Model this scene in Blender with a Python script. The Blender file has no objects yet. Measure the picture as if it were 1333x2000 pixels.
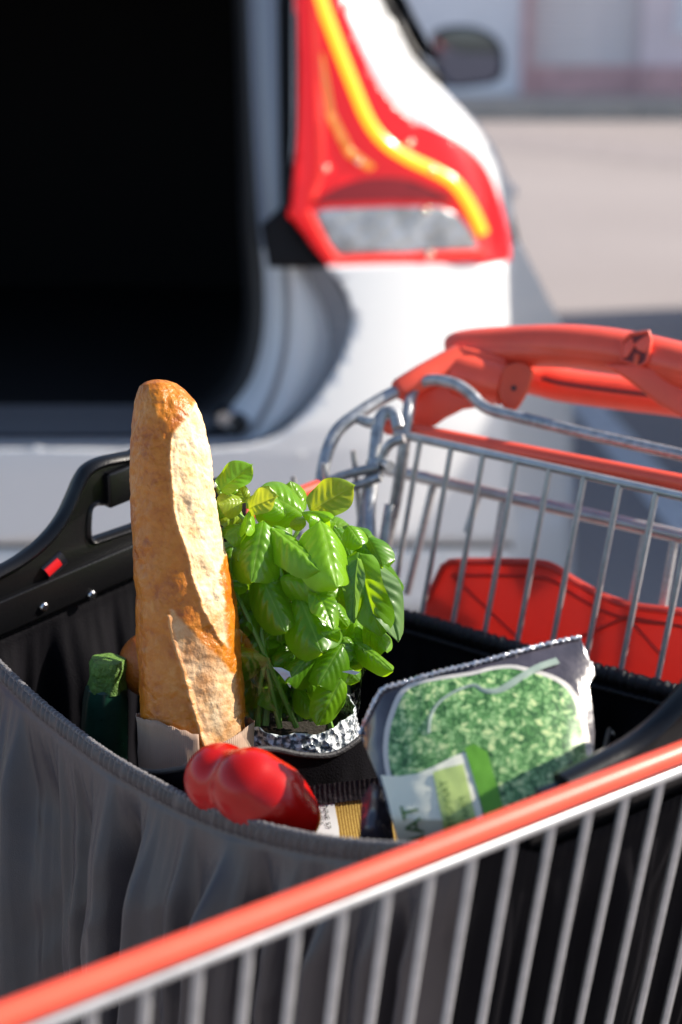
import bpy, bmesh, math, random
from mathutils import Vector, Matrix, noise
random.seed(7)
R_ = math.radians
scene = bpy.context.scene
COL = scene.collection

# ------------------------------------------------------------------ camera, sky, sun, exposure
CAM_H, PITCH, FPX = 1.34, R_(18), 3200.0
cam_d = bpy.data.cameras.new('camera'); cam = bpy.data.objects.new('camera', cam_d); COL.objects.link(cam)
cam.location = (0, 0, CAM_H); cam.rotation_euler = (R_(90) - PITCH, 0, 0)
cam_d.sensor_fit = 'VERTICAL'; cam_d.sensor_height = 36; cam_d.lens = 36 * FPX / 2000
cam_d.clip_start = 0.02; cam_d.clip_end = 500
cam_d.dof.use_dof = True; cam_d.dof.focus_distance = 1.04; cam_d.dof.aperture_fstop = 4.3
scene.camera = cam
SUN_DIR = Vector((0.80, 0.19, 0.56)).normalized()
world = bpy.data.worlds.new('World'); scene.world = world; world.use_nodes = True
wn = world.node_tree.nodes; wl = world.node_tree.links
sky = wn.new('ShaderNodeTexSky'); sky.sky_type = 'NISHITA'; sky.sun_disc = False
sky.sun_elevation = math.asin(SUN_DIR.z); sky.sun_rotation = math.atan2(SUN_DIR.x, SUN_DIR.y)
wl.new(sky.outputs[0], wn['Background'].inputs[0]); wn['Background'].inputs[1].default_value = 0.105
sun_d = bpy.data.lights.new('sun', 'SUN'); sun = bpy.data.objects.new('sun', sun_d); COL.objects.link(sun)
sun_d.energy = 5.0; sun_d.angle = R_(0.5); sun_d.color = (1, 0.91, 0.79)
sun.rotation_euler = (-SUN_DIR).to_track_quat('-Z', 'Y').to_euler(); sun.location = (3, -1, 5)
vs = scene.view_settings
vs.view_transform = 'Standard'; vs.look = 'None'; vs.exposure = 0.92; vs.gamma = 1; vs.use_curve_mapping = False

# ------------------------------------------------------------------ reading positions off the photograph (1333 x 2000)
CF = Vector((0, math.cos(PITCH), -math.sin(PITCH))); CU = Vector((0, math.sin(PITCH), math.cos(PITCH)))
CR = Vector((1, 0, 0)); C0 = Vector((0, 0, CAM_H))
def ray(x, y): return CF + CR * ((x - 666.5) / FPX) + CU * ((1000 - y) / FPX)
def P(x, y, t): return C0 + ray(x, y) * t
def PZ(x, y, z): d = ray(x, y); return C0 + d * ((z - CAM_H) / d.z)
def PY(x, y, Y): d = ray(x, y); return C0 + d * (Y / d.y)
def PL(x, y, p0, n): d = ray(x, y); return C0 + d * ((p0 - C0).dot(n) / d.dot(n))
def lerp(a, b, k): return a + (b - a) * k
def interp(tab, x):
    if x <= tab[0][0]: return tab[0][1]
    for (x0, y0), (x1, y1) in zip(tab, tab[1:]):
        if x <= x1: return lerp(y0, y1, (x - x0) / (x1 - x0))
    return tab[-1][1]
def sstep(a, b, x):
    k = min(1, max(0, (x - a) / (b - a))); return k * k * (3 - 2 * k)
def smooth_line(pts, n=6, closed=False):
    pts = [Vector(p) for p in pts]; out = []; m = len(pts)
    for i in range(m if closed else m - 1):
        if closed: p0, p1, p2, p3 = pts[i - 1], pts[i], pts[(i + 1) % m], pts[(i + 2) % m]
        else: p0, p1, p2, p3 = pts[max(0, i - 1)], pts[i], pts[i + 1], pts[min(m - 1, i + 2)]
        for k in range(n):
            u = k / n
            out.append(0.5 * ((2 * p1) + (p2 - p0) * u + (2 * p0 - 5 * p1 + 4 * p2 - p3) * u * u + (3 * p1 - p0 - 3 * p2 + p3) * u ** 3))
    if not closed: out.append(pts[-1])
    return out

# ------------------------------------------------------------------ mesh helpers
class MB:
    def __init__(s): s.v = []; s.f = []
    def add(s, vs_, fs):
        o = len(s.v); s.v += [tuple(v) for v in vs_]; s.f += [tuple(i + o for i in f) for f in fs]; return s
    def tube(s, pts, r, seg=8, closed=False, flat=1.0, up=None):
        pts = [Vector(p) for p in pts]; n = len(pts); rings = []
        rr = r if callable(r) else (lambda u: r)
        t0 = (pts[1] - pts[0]).normalized()
        a = up or (Vector((0, 0, 1)) if abs(t0.z) < .9 else Vector((1, 0, 0)))
        nrm = (a - t0 * a.dot(t0)).normalized(); vs_ = []; fs = []
        for i, p in enumerate(pts):
            t = (pts[(i + 1) % n] - pts[i - 1]) if (closed or 0 < i < n - 1) else ((pts[1] - pts[0]) if i == 0 else (pts[-1] - pts[-2]))
            t.normalize(); nrm = (nrm - t * nrm.dot(t)).normalized(); b = t.cross(nrm)
            q = rr(i / (n - 1))
            for k in range(seg):
                an = 2 * math.pi * k / seg
                vs_.append(p + nrm * (math.cos(an) * q * flat) + b * (math.sin(an) * q))
        for i in range(n if closed else n - 1):
            j = (i + 1) % n
            for k in range(seg):
                l = (k + 1) % seg; fs.append((i * seg + k, i * seg + l, j * seg + l, j * seg + k))
        if not closed:
            fs.append(tuple(range(seg - 1, -1, -1))); fs.append(tuple((n - 1) * seg + k for k in range(seg)))
        return s.add(vs_, fs)
    def grid(s, fn, nu, nv, wrap=False):
        vs_ = [fn(i / (nu if wrap else nu - 1), j / (nv - 1)) for j in range(nv) for i in range(nu)]; fs = []
        for j in range(nv - 1):
            for i in range(nu if wrap else nu - 1):
                k = (i + 1) % nu; fs.append((j * nu + i, j * nu + k, (j + 1) * nu + k, (j + 1) * nu + i))
        return s.add(vs_, fs)
    def box(s, lo, hi, M=None):
        vs_ = [Vector((x, y, z)) for x in (lo[0], hi[0]) for y in (lo[1], hi[1]) for z in (lo[2], hi[2])]
        if M: vs_ = [M @ v for v in vs_]
        return s.add(vs_, [(0, 1, 3, 2), (4, 6, 7, 5), (0, 4, 5, 1), (2, 3, 7, 6), (0, 2, 6, 4), (1, 5, 7, 3)])
    def prism(s, poly, fn, d):
        """polygon (list of 2-tuples) mapped by fn to 3-D, extruded by vector d"""
        a = [fn(*p) for p in poly]; n = len(a); b = [v + d for v in a]
        return s.add(a + b, [tuple(range(n)), tuple(range(2 * n - 1, n - 1, -1))] + [(i, i + n, (i + 1) % n + n, (i + 1) % n) for i in range(n)])
    def mesh(s, name, sharp=40, bevel=0):
        m = bpy.data.meshes.new(name); m.from_pydata(s.v, [], s.f)
        bm = bmesh.new(); bm.from_mesh(m); bmesh.ops.recalc_face_normals(bm, faces=bm.faces)
        if bevel:
            ed = [e for e in bm.edges if len(e.link_faces) == 2 and e.calc_face_angle() > .6]
            bmesh.ops.bevel(bm, geom=ed, offset=bevel, segments=3, affect='EDGES', profile=.5, clamp_overlap=True)
        bm.to_mesh(m); bm.free(); finish(m, sharp); return m
def finish(m, sharp=40):
    m.polygons.foreach_set('use_smooth', [True] * len(m.polygons))
    if sharp < 179: m.set_sharp_from_angle(angle=R_(sharp))
    m.update()
def link(name, data, mat=None, parent=None, M=None):
    o = bpy.data.objects.new(name, data); COL.objects.link(o)
    if mat and data and not data.materials: data.materials.append(mat)
    if M: o.matrix_world = M
    if parent:
        o.parent = parent
        if parent.type == 'EMPTY': o.matrix_parent_inverse = Matrix.Translation(-world_loc(parent))
    return o
def world_loc(o):
    l = Vector((0, 0, 0))
    while o: l = l + o.location if o.type == 'EMPTY' else l; o = o.parent
    return l
def part(name, mb, mat, parent, sharp=40, bevel=0): return link(name, mb.mesh(name, sharp, bevel), mat, parent)
def thing(name, loc, label, cat, group=None):
    o = bpy.data.objects.new(name, None); COL.objects.link(o); o.location = loc; o.empty_display_size = .05
    return tag(o, label, cat, group)
def tag(o, label, cat, group=None):
    o['label'] = label; o['category'] = cat
    if group: o['group'] = group
    return o
def solid(o, th, off=-1):
    m = o.modifiers.new('thickness', 'SOLIDIFY'); m.thickness = th; m.offset = off; m.use_even_offset = False; return o
ROD = {}
def rod(name, a, b, r, mat, parent):
    """straight wire: one shared unit cylinder per radius"""
    if mat is M_steel: mat = M_wire
    key = (round(r, 5), mat.name)
    if key not in ROD:
        mb = MB().tube([(0, 0, 0), (0, 0, .5), (0, 0, 1)], r, 10); m = mb.mesh('wire'); m.materials.append(mat); ROD[key] = m
    d = Vector(b) - Vector(a)
    M = Matrix.Translation(a) @ d.to_track_quat('Z', 'Y').to_matrix().to_4x4() @ Matrix.Diagonal((1, 1, d.length, 1))
    return link(name, ROD[key], None, parent, M)
def patch_mesh(name, poly, fn, step=18, mirror_x=None, sharp=50):
    """outline in photo pixels, cut into a fine net and carried on to a curved surface fn(x, y)"""
    bm = bmesh.new(); f = bm.faces.new([bm.verts.new((p[0], p[1], 0)) for p in poly])
    f.normal_update(); bmesh.ops.triangulate(bm, faces=[f], ngon_method='EAR_CLIP')
    xs = [p[0] for p in poly]; ys = [p[1] for p in poly]
    for lo, hi, ax in ((min(xs), max(xs), 0), (min(ys), max(ys), 1)):
        n = max(1, int((hi - lo) / step))
        for k in range(1, n):
            co = [0, 0, 0]; no = [0, 0, 0]; co[ax] = lo + (hi - lo) * k / n + .0137; no[ax] = 1
            bmesh.ops.bisect_plane(bm, geom=bm.verts[:] + bm.edges[:] + bm.faces[:], plane_co=co, plane_no=no, dist=1e-4)
    bmesh.ops.remove_doubles(bm, verts=bm.verts, dist=.05)
    for v in bm.verts: v.co = fn(v.co.x, v.co.y)
    if mirror_x is not None:
        g = bmesh.ops.duplicate(bm, geom=bm.verts[:] + bm.edges[:] + bm.faces[:])['geom']
        for e in g:
            if isinstance(e, bmesh.types.BMVert): e.co.x = 2 * mirror_x - e.co.x
        bmesh.ops.reverse_faces(bm, faces=[e for e in g if isinstance(e, bmesh.types.BMFace)])
        bmesh.ops.remove_doubles(bm, verts=bm.verts, dist=.002)
    bmesh.ops.recalc_face_normals(bm, faces=bm.faces)
    bm.faces.ensure_lookup_table()
    if sum(fc.normal.dot(fc.calc_center_median() - C0) * fc.calc_area() for fc in bm.faces) > 0: bmesh.ops.reverse_faces(bm, faces=bm.faces)
    m = bpy.data.meshes.new(name); bm.to_mesh(m); bm.free(); finish(m, sharp); return m

# ------------------------------------------------------------------ materials
def mat(name, col, rough=.5, metal=0, coat=0, bump=0, bscale=60, var=0, vscale=8, spec=.5, sheen=0, col2=None, **kw):
    m = bpy.data.materials.new(name); m.use_nodes = True; nt = m.node_tree; N = nt.nodes; L = nt.links; b = N['Principled BSDF']
    b.inputs['Base Color'].default_value = (*col, 1); b.inputs['Roughness'].default_value = rough; b.inputs['Metallic'].default_value = metal
    b.inputs['Coat Weight'].default_value = coat; b.inputs['Coat Roughness'].default_value = .05; b.inputs['Specular IOR Level'].default_value = spec
    b.inputs['Sheen Weight'].default_value = sheen
    tc = N.new('ShaderNodeTexCoord')
    if var or col2:
        nz = N.new('ShaderNodeTexNoise'); nz.inputs['Scale'].default_value = vscale; nz.inputs['Detail'].default_value = 6; nz.inputs['Roughness'].default_value = .65
        L.new(tc.outputs['Object'], nz.inputs['Vector'])
        mx = N.new('ShaderNodeMix'); mx.data_type = 'RGBA'
        c2 = col2 or tuple(min(1, c * (1 + var)) for c in col); c1 = col if col2 else tuple(c * (1 - var) for c in col)
        mx.inputs[6].default_value = (*c1, 1); mx.inputs[7].default_value = (*c2, 1)
        rp = N.new('ShaderNodeMapRange'); rp.inputs[1].default_value = .35; rp.inputs[2].default_value = .65
        L.new(nz.outputs[0], rp.inputs[0]); L.new(rp.outputs[0], mx.inputs[0]); L.new(mx.outputs[2], b.inputs['Base Color'])
        rr = N.new('ShaderNodeMapRange'); rr.inputs[3].default_value = rough * .85; rr.inputs[4].default_value = min(1, rough * 1.2)
        L.new(nz.outputs[0], rr.inputs[0]); L.new(rr.outputs[0], b.inputs['Roughness'])
    if bump:
        n2 = N.new('ShaderNodeTexNoise'); n2.inputs['Scale'].default_value = bscale; n2.inputs['Detail'].default_value = 5
        L.new(tc.outputs['Object'], n2.inputs['Vector'])
        bp = N.new('ShaderNodeBump'); bp.inputs['Strength'].default_value = min(1, bump); bp.inputs['Distance'].default_value = .002
        L.new(n2.outputs[0], bp.inputs['Height']); L.new(bp.outputs[0], b.inputs['Normal'])
    for k, v in kw.items(): b.inputs[k.replace('_', ' ')].default_value = v
    return m
M_paint = mat('white car paint', (.70, .71, .72), .35, coat=.6)
M_jamb = mat('white jamb paint', (.62, .64, .67), .35, coat=.4)
M_seal = mat('black rubber seal', (.012, .012, .014), .5)
M_trim = mat('glossy black trim', (.006, .006, .008), .5, spec=.15)
M_jedge = mat('shaded grey jamb edge', (.26, .26, .28), .4, coat=.2)  # recess shade put into the grey of the jamb
M_jambgrey = mat('grey blue jamb', (.22, .25, .31), .3, coat=.4)
M_sill = mat('grey sill plate', (.07, .07, .08), .5, bump=.3, bscale=300)
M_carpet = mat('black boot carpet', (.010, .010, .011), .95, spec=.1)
M_lens = mat('red lamp lens', (.70, .006, .010), .3, coat=.35, spec=.3, Emission_Color=(1, .01, .012, 1), Emission_Strength=.22)
M_lensdark = mat('dark red lamp lens', (.25, .004, .008), .3, coat=.35, spec=.3)
M_lenslight = mat('light red lamp rib', (.85, .06, .045), .35, coat=.2, spec=.3, Emission_Color=(1, .03, .02, 1), Emission_Strength=.25)
M_clear = mat('silver lamp reflector', (.42, .40, .41), .22, metal=.7, bump=1, bscale=60, var=.35, vscale=26)
M_glass = mat('dark car glass', (.012, .013, .02), .05, coat=1)
M_navy = mat('dark blue mirror housing', (.015, .02, .045), .3, coat=.5)
M_mirror = mat('mirror glass', (.14, .16, .22), .05, metal=1)
M_tyre = mat('tyre rubber', (.015, .015, .016), .8)
M_alloy = mat('alloy rim', (.5, .5, .52), .3, metal=1)
M_steel = mat('galvanised steel', (.36, .37, .385), .42, metal=.65, bump=.15, bscale=300, var=.3, vscale=120)
M_wire = mat('galvanised wire', (.46, .47, .485), .38, metal=.65, var=.14, vscale=22)
M_red = mat('red cart plastic', (.86, .095, .05), .33, bump=.05, bscale=900, var=.06, vscale=30)
M_redflap = mat('red seat flap plastic', (.74, .11, .085), .42, bump=.08, bscale=500, var=.08, vscale=20)
nt_ = M_redflap.node_tree; tr_ = nt_.nodes.new('ShaderNodeBsdfTranslucent'); tr_.inputs[0].default_value = (.74, .13, .09, 1); ms_ = nt_.nodes.new('ShaderNodeMixShader'); ms_.inputs[0].default_value = .5
nt_.links.new(nt_.nodes['Principled BSDF'].outputs[0], ms_.inputs[1]); nt_.links.new(tr_.outputs[0], ms_.inputs[2]); nt_.links.new(ms_.outputs[0], nt_.nodes['Material Output'].inputs[0])
M_black = mat('black bag plastic', (.005, .005, .006), .30, spec=.35, bump=.12, bscale=700)
M_screw = mat('screw steel', (.6, .6, .62), .2, metal=1)
M_glint = mat('sun glint chrome', (.9, .8, .6), .12, metal=1)  # bright metal for the sun sparkles on the lamp
M_redlever = mat('red lever plastic', (.6, .01, .015), .35)
M_shadowslot = mat('dark slot', (.006, .006, .012), .4)
def emission(name, col, s):
    m = mat(name, (.7, .3, .02), .2, coat=1); b = m.node_tree.nodes['Principled BSDF']
    b.inputs['Emission Color'].default_value = (*col, 1); b.inputs['Emission Strength'].default_value = s; return m
M_strip = emission('lit amber light guide', (1, .55, .015), .75)
M_stripdim = emission('dim orange light guide', (1, .10, .01), .22)

# ================================================================== SETTING
def ground_material():
    m = mat('pale paving', (.24, .225, .222), .85); N = m.node_tree.nodes; L = m.node_tree.links; b = N['Principled BSDF']
    tc = N.new('ShaderNodeTexCoord'); n1 = N.new('ShaderNodeTexNoise'); n1.inputs['Scale'].default_value = .5; n1.inputs['Detail'].default_value = 8
    n2 = N.new('ShaderNodeTexNoise'); n2.inputs['Scale'].default_value = 60; n2.inputs['Detail'].default_value = 4
    for n in (n1, n2): L.new(tc.outputs['Object'], n.inputs['Vector'])
    mx = N.new('ShaderNodeMix'); mx.data_type = 'RGBA'; mx.inputs[6].default_value = (.30, .262, .258, 1); mx.inputs[7].default_value = (.44, .39, .38, 1)
    L.new(n1.outputs[0], mx.inputs[0])
    m2 = N.new('ShaderNodeMix'); m2.data_type = 'RGBA'; m2.blend_type = 'MULTIPLY'; m2.inputs[0].default_value = .5
    L.new(mx.outputs[2], m2.inputs[6]); L.new(n2.outputs[0], m2.inputs[7]); L.new(m2.outputs[2], b.inputs['Base Color'])
    bp = N.new('ShaderNodeBump'); bp.inputs['Strength'].default_value = .5; bp.inputs['Distance'].default_value = .01
    L.new(n2.outputs[0], bp.inputs['Height']); L.new(bp.outputs[0], b.inputs['Normal']); return m
M_ground = ground_material()
gm = MB().grid(lambda u, v: Vector((-60 + 160 * u, -30 + 250 * v, 0)), 30, 40).mesh('ground')
g = link('ground', gm, M_ground); g['kind'] = 'structure'
M_line = mat('white road paint', (.62, .62, .64), .7, var=.15, vscale=20)
def strip_on_ground(name, pts, w, m, z=.004):
    mb = MB(); n = len(pts)
    for i in range(n - 1):
        a, b = Vector(pts[i]), Vector(pts[i + 1]); d = (b - a).normalized(); s = Vector((-d.y, d.x, 0)) * w / 2
        mb.add([a - s, a + s, b + s, b - s], [(0, 1, 2, 3)])
    for k, v in enumerate(mb.v): mb.v[k] = (v[0], v[1], z)
    o = link(name, mb.mesh(name), m); o['kind'] = 'structure'; return o
strip_on_ground('parking_line', [PZ(1105, 745, 0), PZ(1420, 1115, 0)], .12, M_line)
M_dirt = mat('tarmac repair', (.25, .22, .22), .85, var=.2, vscale=9)
strip_on_ground('tarmac_band', [PZ(880, 262, 0), PZ(1600, 330, 0)], 1.3, M_dirt)
#strip_on_ground('tarmac_joint', [PZ(1060, 300, 0), PZ(1290, 620, 0)], .12, M_dirt, .005)
# kerb in front of the far building
M_kerb = mat('beige kerb stone', (.46, .40, .34), .8, bump=.3, bscale=30, var=.12, vscale=5)
BY = 19.0
kb = MB()
for i in range(26): kb.box((-6 + i, BY - 2.0, 0), (-6 + i + .985, BY - 1.7, .13))
k = link('kerb', kb.mesh('kerb', bevel=.012), M_kerb); k['kind'] = 'structure'
pv = link('pavement', MB().box((-6, BY - 1.7, 0), (20, BY + .2, .11)).mesh('pavement'), M_kerb); pv['kind'] = 'structure'
# ---- far building
M_wallw = mat('white render', (.88, .85, .88), .85, bump=.2, bscale=40, var=.05, vscale=2)
M_wallp = mat('haze pink render', (.84, .70, .72), .85, bump=.2, bscale=40, var=.06, vscale=2)  # pinkish flare haze put into the wall colour
M_shut = mat('beige shutter', (.76, .69, .69), .55, var=.05, vscale=3)
M_plinth = mat('red plinth', (.66, .40, .40), .7, var=.15, vscale=5)
M_roof = mat('red roof tiles', (.25, .08, .06), .8, var=.2, vscale=9)
bld = thing('building', (4, BY, 0), 'pale building with roller shutter far behind the parked car', 'building')
part('wall', MB().box((-6, BY, .1), (2.05, BY + 4, 5)), M_wallw, bld)
part('wall', MB().box((3.35, BY + .02, .1), (20, BY + 4, 5)), M_wallp, bld)
part('lintel', MB().box((2.05, BY + .05, 3.2), (3.35, BY + 4, 5)), M_wallp, bld)
part('doorpost', MB().box((2.02, BY - .06, .1), (2.12, BY + .06, 3.2)), M_plinth, bld)
sm = MB().box((2.12, 0, 0), (3.35, .03, .165)).mesh('shutter_slat', bevel=.008); sm.materials.append(M_shut)
for i in range(17): link('shutter_slat', sm, None, bld, Matrix.Translation((0, BY + .1, .42 + i * .175)))
part('shutter_bottom', MB().box((2.12, BY + .06, .1), (3.35, BY + .2, .41)), M_plinth, bld)
part('plinth', MB().box((3.36, BY - .05, .1), (20, BY + .01, .42)), M_plinth, bld)
part('roof', MB().box((-6.3, BY - .5, 5), (20, BY + 4.4, 5.3)), M_roof, bld)
for i, x0 in enumerate((3.72, 5.9, 8.1)):
    fr = part('window', MB().box((x0, BY - .03, .75), (x0 + 1.15, BY + .05, 3.1)), M_wallw, bld)
    part('pane', MB().box((x0 + .09, BY - .045, .85), (x0 + 1.06, BY - .031, 3.0)), M_wallw if i == 0 else M_glass, fr)

# ================================================================== PARKED CAR
car = thing('parked_car', (-.62, 2.9, 0), 'white parked car with open boot and lit red tail lamp', 'car')
CX = -.62
def rearY(x, z):
    return 2.47 + .23 * ((x - CX) / .9) ** 2 + .16 * max(0, z - .66) + .10 * max(0, .62 - z)
SIL = [(1265, 1122), (800, 1122), (720, 1118), (650, 1105), (590, 1075), (525, 1042), (470, 1014), (420, 1004), (350, 992), (290, 966), (240, 932), (200, 892), (160, 850), (100, 802), (0, 745), (-100, 694), (-250, 620)]
XS = sorted((PY(p.x, p.y, 2.86).z, PY(p.x, p.y, 2.86).x) for p in smooth_line([(x, y, 0) for y, x in SIL], 6))
CRE = [(512, 990), (700, 996), (900, 1000), (1265, 1000)]
def bodyY(x, z):      # quarter panel: rounds the corner towards the side
    xs = interp(XS, z); w = .085; u = min(.985, max(0, (x - (xs - w)) / w))
    return rearY(x, z) + .16 * (1 - math.sqrt(1 - u * u))
def solve(fn, off=0.0):
    def f(px, py):
        lo, hi = 1.9, 4.2; d = ray(px, py)
        for _ in range(30):
            md = (lo + hi) / 2; q = C0 + d * (md / d.y)
            if md + off < fn(q.x, q.z): lo = md
            else: hi = md
        return C0 + d * (lo / d.y)
    return f
bumperY = lambda x, z: rearY(x, z) - .035 + .5 * max(0, x - .0) ** 2
def wrapY(x, z):
    return bumperY(.262, z) + 2.6 * max(0, x - .262)
XC = 666.5 + FPX * CX / 2.62
shut = smooth_line([(640, 522, 0), (672, 560, 0), (687, 600, 0), (690, 628, 0), (680, 672, 0), (655, 725, 0), (610, 790, 0), (562, 838, 0), (520, 861, 0), (460, 874, 0), (380, 879, 0), (250, 878, 0), (XC, 878, 0)], 4)
shut = [(p.x, p.y) for p in shut]
bump_poly = shut + [(XC, 1062)] + [(1000, 1062), (1000, 900), (997, 700), (990, 512)]
o = link('bumper', patch_mesh('bumper', bump_poly, solve(bumperY), 22, CX), M_paint, car); solid(o, .006)
o = link('bumper_lower', patch_mesh('bumper_lower', [(XC, 1072), (1000, 1072), (1000, 1200), (XC, 1200)], solve(lambda x, z: bumperY(x, z) + .012), 30, CX), M_paint, car); solid(o, .006)
o = link('bumper_groove', patch_mesh('bumper_groove', [(XC, 1058), (1002, 1058), (1002, 1076), (XC, 1076)], solve(lambda x, z: bumperY(x, z) + .02), 30, CX), M_sill, car); solid(o, .006)
o = link('bumper_skirt', patch_mesh('bumper_skirt', [(XC, 1198), (1000, 1198), (990, 1290), (XC, 1290)], solve(lambda x, z: bumperY(x, z) + .03), 30, CX), M_trim, car); solid(o, .006)
wrap_poly = [(990, 512), (1004, 480), (1014, 470)] + [(x, y) for y, x in reversed(SIL[:6])] + [(1000, 1265), (1000, 900), (997, 700)]
o = link('bumper_side', patch_mesh('bumper_side', wrap_poly, solve(wrapY), 18), M_paint, car); solid(o, .006)
# ledge on top of bumper under the lamp
mb = MB()
def led(u, v):
    x = lerp(640, 990, u); y = lerp(522, 512, u); a = solve(bumperY)(x, y); b = solve(bodyY, .01)(x, y - 6)
    return lerp(a, Vector((b.x, b.y + .05, a.z + .008)), v)
part('bumper_ledge', mb.grid(led, 16, 3), M_paint, car)
sil_up = [(x, y) for y, x in SIL if y <= 512]
quarter = [(990, 515)] + sil_up + [(560, -250), (574, 0), (574, 250), (566, 420), (640, 524)]
o = link('quarter_panel', patch_mesh('quarter_panel', quarter, solve(bodyY), 22), M_paint, car); solid(o, .006)
# side of the car running forward from the silhouette
side_pts = [solve(wrapY)(x - 1, y) for y, x in SIL if y >= 470] + [solve(bodyY)(x - 1, y) for y, x in SIL if y < 470]
mb = MB(); n = len(side_pts)
rows = []
for q in (0, .4, 1.2, 2.2, 3.4):
    rows.append([Vector((p.x - .02 * q - (.05 * q if p.z > 1.05 else 0) * .4, p.y + q, p.z)) for p in side_pts])
for j in range(len(rows) - 1):
    mb.add(rows[j] + rows[j + 1], [(i, i + 1, n + i + 1, n + i) for i in range(n - 1)])
so = part('side_panel', mb, M_paint, car)
# window line seen edge-on, roof
wl_pts = [solve(bodyY)(x, y) + Vector((.004, .02, 0)) for x, y in ((690, -110), (742, 0), (772, 52), (801, 104), (828, 138), (852, 164))]
part('window_trim', MB().tube(smooth_line(wl_pts, 4) + [wl_pts[-1] + Vector((-.03, 1.2, .02)), wl_pts[-1] + Vector((-.06, 2.6, .0))], .011, 8), M_trim, car)
wt = [p for p in wl_pts]
gl = MB(); a = wl_pts[-1]; b = wl_pts[0]
gl.add([a + Vector((.012, .1, .02)), a + Vector((-.04, 2.5, .02)), Vector((b.x - .2, b.y + 2.0, b.z + .05)), b + Vector((.012, .12, .05))], [(0, 1, 2, 3)])
part('side_window', gl, M_glass, car)
rf = MB().grid(lambda u, v: Vector((CX + lerp(-.62, .62, u), lerp(2.72, 6, v), 1.47 + .05 * (1 - (2 * u - 1) ** 2))), 10, 6)
part('roof', rf, M_paint, car)
# wheel
def wheel(c):
    w = bpy.data.objects.new('wheel', None); COL.objects.link(w); w.parent = car; w.location = Vector(c) - car.location
    prof = [(.20, -.10), (.29, -.11), (.325, -.08), (.33, 0), (.325, .08), (.29, .11), (.20, .10)]
    mb = MB().grid(lambda u, v: Vector((prof[round(v * 6)][1], prof[round(v * 6)][0] * math.cos(u * 2 * math.pi), prof[round(v * 6)][0] * math.sin(u * 2 * math.pi))) + Vector(c), 36, 7, True)
    part('tyre', mb, M_tyre, w)
    r = MB()
    for i in range(5):
        M = Matrix.Translation(c) @ Matrix.Rotation(i * 2 * math.pi / 5, 4, 'X'); r.box((.05, -.03, 0), (.085, .03, .2), M)
    r.tube([Vector(c) + Vector((.07, .2 * math.cos(k * math.pi / 12), .2 * math.sin(k * math.pi / 12))) for k in range(24)], .015, 8, True)
    part('rim', r, M_alloy, w, bevel=0)
wheel((.31, 3.62, .332)); wheel((-1.48, 3.62, .332)); wheel((.26, 6.25, .332))
# opening: rings from the inside out, each a line from the top of the pillar round the corner to the middle of the sill
def ring(px, Yoff, mirror=True):
    pts = [(p.x, p.y) for p in smooth_line([(x, y, 0) for x, y in px], 5)]
    return [solve(lambda x, z: rearY(x, z) - .02 + Yoff)(x, y) for x, y in pts]
R4 = [(440, -250), (456, 0), (464, 250), (468, 420), (474, 520), (477, 600), (470, 670), (448, 728), (400, 778), (330, 790), (250, 791), (120, 791), (XC, 791)]
R3 = [(478, -250), (484, 0), (494, 250), (504, 420), (514, 520), (517, 600), (511, 672), (492, 738), (456, 790), (424, 826), (380, 846), (220, 850), (XC, 851)]
R2 = [(540, -250), (543, 0), (546, 250), (550, 420), (556, 520), (560, 600), (556, 676), (540, 746), (514, 806), (482, 850), (430, 858), (240, 861), (XC, 861)]
R1 = [(556, -250), (560, 0), (562, 250), (556, 420), (592, 520), (632, 600), (647, 672), (634, 735), (590, 800), (528, 850), (450, 865), (250, 868), (XC, 868)]
RR0 = [(578, -250), (582, 0), (582, 250), (572, 420), (644, 522), (690, 605), (684, 668), (650, 735), (606, 796), (530, 858), (460, 875), (250, 879), (XC, 879)]
r4, r3, r2, r1, r0 = ring(R4, .17), ring(R3, .12), ring(R2, .075), ring(R1, .07), ring(RR0, 0.0)
def band(name, A, B, i0, i1, m, puff=0.0, th=0):
    A = A[i0:i1]; B = B[i0:i1]; n = len(A); nv = 7 if puff else 3; mb = MB()
    def fn(i, k, s):
        p = lerp(A[i], B[i], k) + Vector((0, -puff * math.sin(math.pi * k), 0))
        return Vector((2 * CX - p.x, p.y, p.z)) if s else p
    for s in (0, 1):
        mb = MB().add([fn(i, k / (nv - 1), s) for k in range(nv) for i in range(n)], [(k * n + i, k * n + i + 1, (k + 1) * n + i + 1, (k + 1) * n + i) for k in range(nv - 1) for i in range(n - 1)])
        part(name, mb, m, car, sharp=35)
TOP = 19; END = len(r4)
band('boot_seal', r4, r3, 0, 44, M_seal, .018); band('sill_plate', r4, r3, 43, END, M_sill, .004)
band('jamb_pillar', r3, r2, 0, TOP, M_jambgrey, .012); band('jamb_inner', r3, r2, TOP - 1, 46, M_jamb, .008); band('sill_gap', r3, r2, 45, END, M_seal)
band('pillar_trim', r2, r1, 0, TOP + 2, M_trim); band('jamb_outer', r2, r1, TOP + 1, END, M_paint, .012)
band('pillar_edge', r1, r0, 0, TOP + 2, M_trim); band('jamb_edge', r1, r0, TOP + 1, END, M_jedge)
part('jamb_seam', MB().tube([p + Vector((0, -.006, 0)) for p in r2[TOP + 1:]], .0045, 8), M_jedge, car)
part('shut_gap', MB().tube([p + Vector((-.002, .004, 0)) for p in r0[TOP + 2:]], .0035, 8), M_sill, car)
# black corner piece between pillar and lamp
o = link('corner_trim', patch_mesh('corner_trim', [(512, 440), (556, 400), (572, 418), (600, 455), (622, 490), (642, 523), (528, 523)], solve(lambda x, z: rearY(x, z) + .0), 15), M_trim, car); solid(o, .01)
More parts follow.
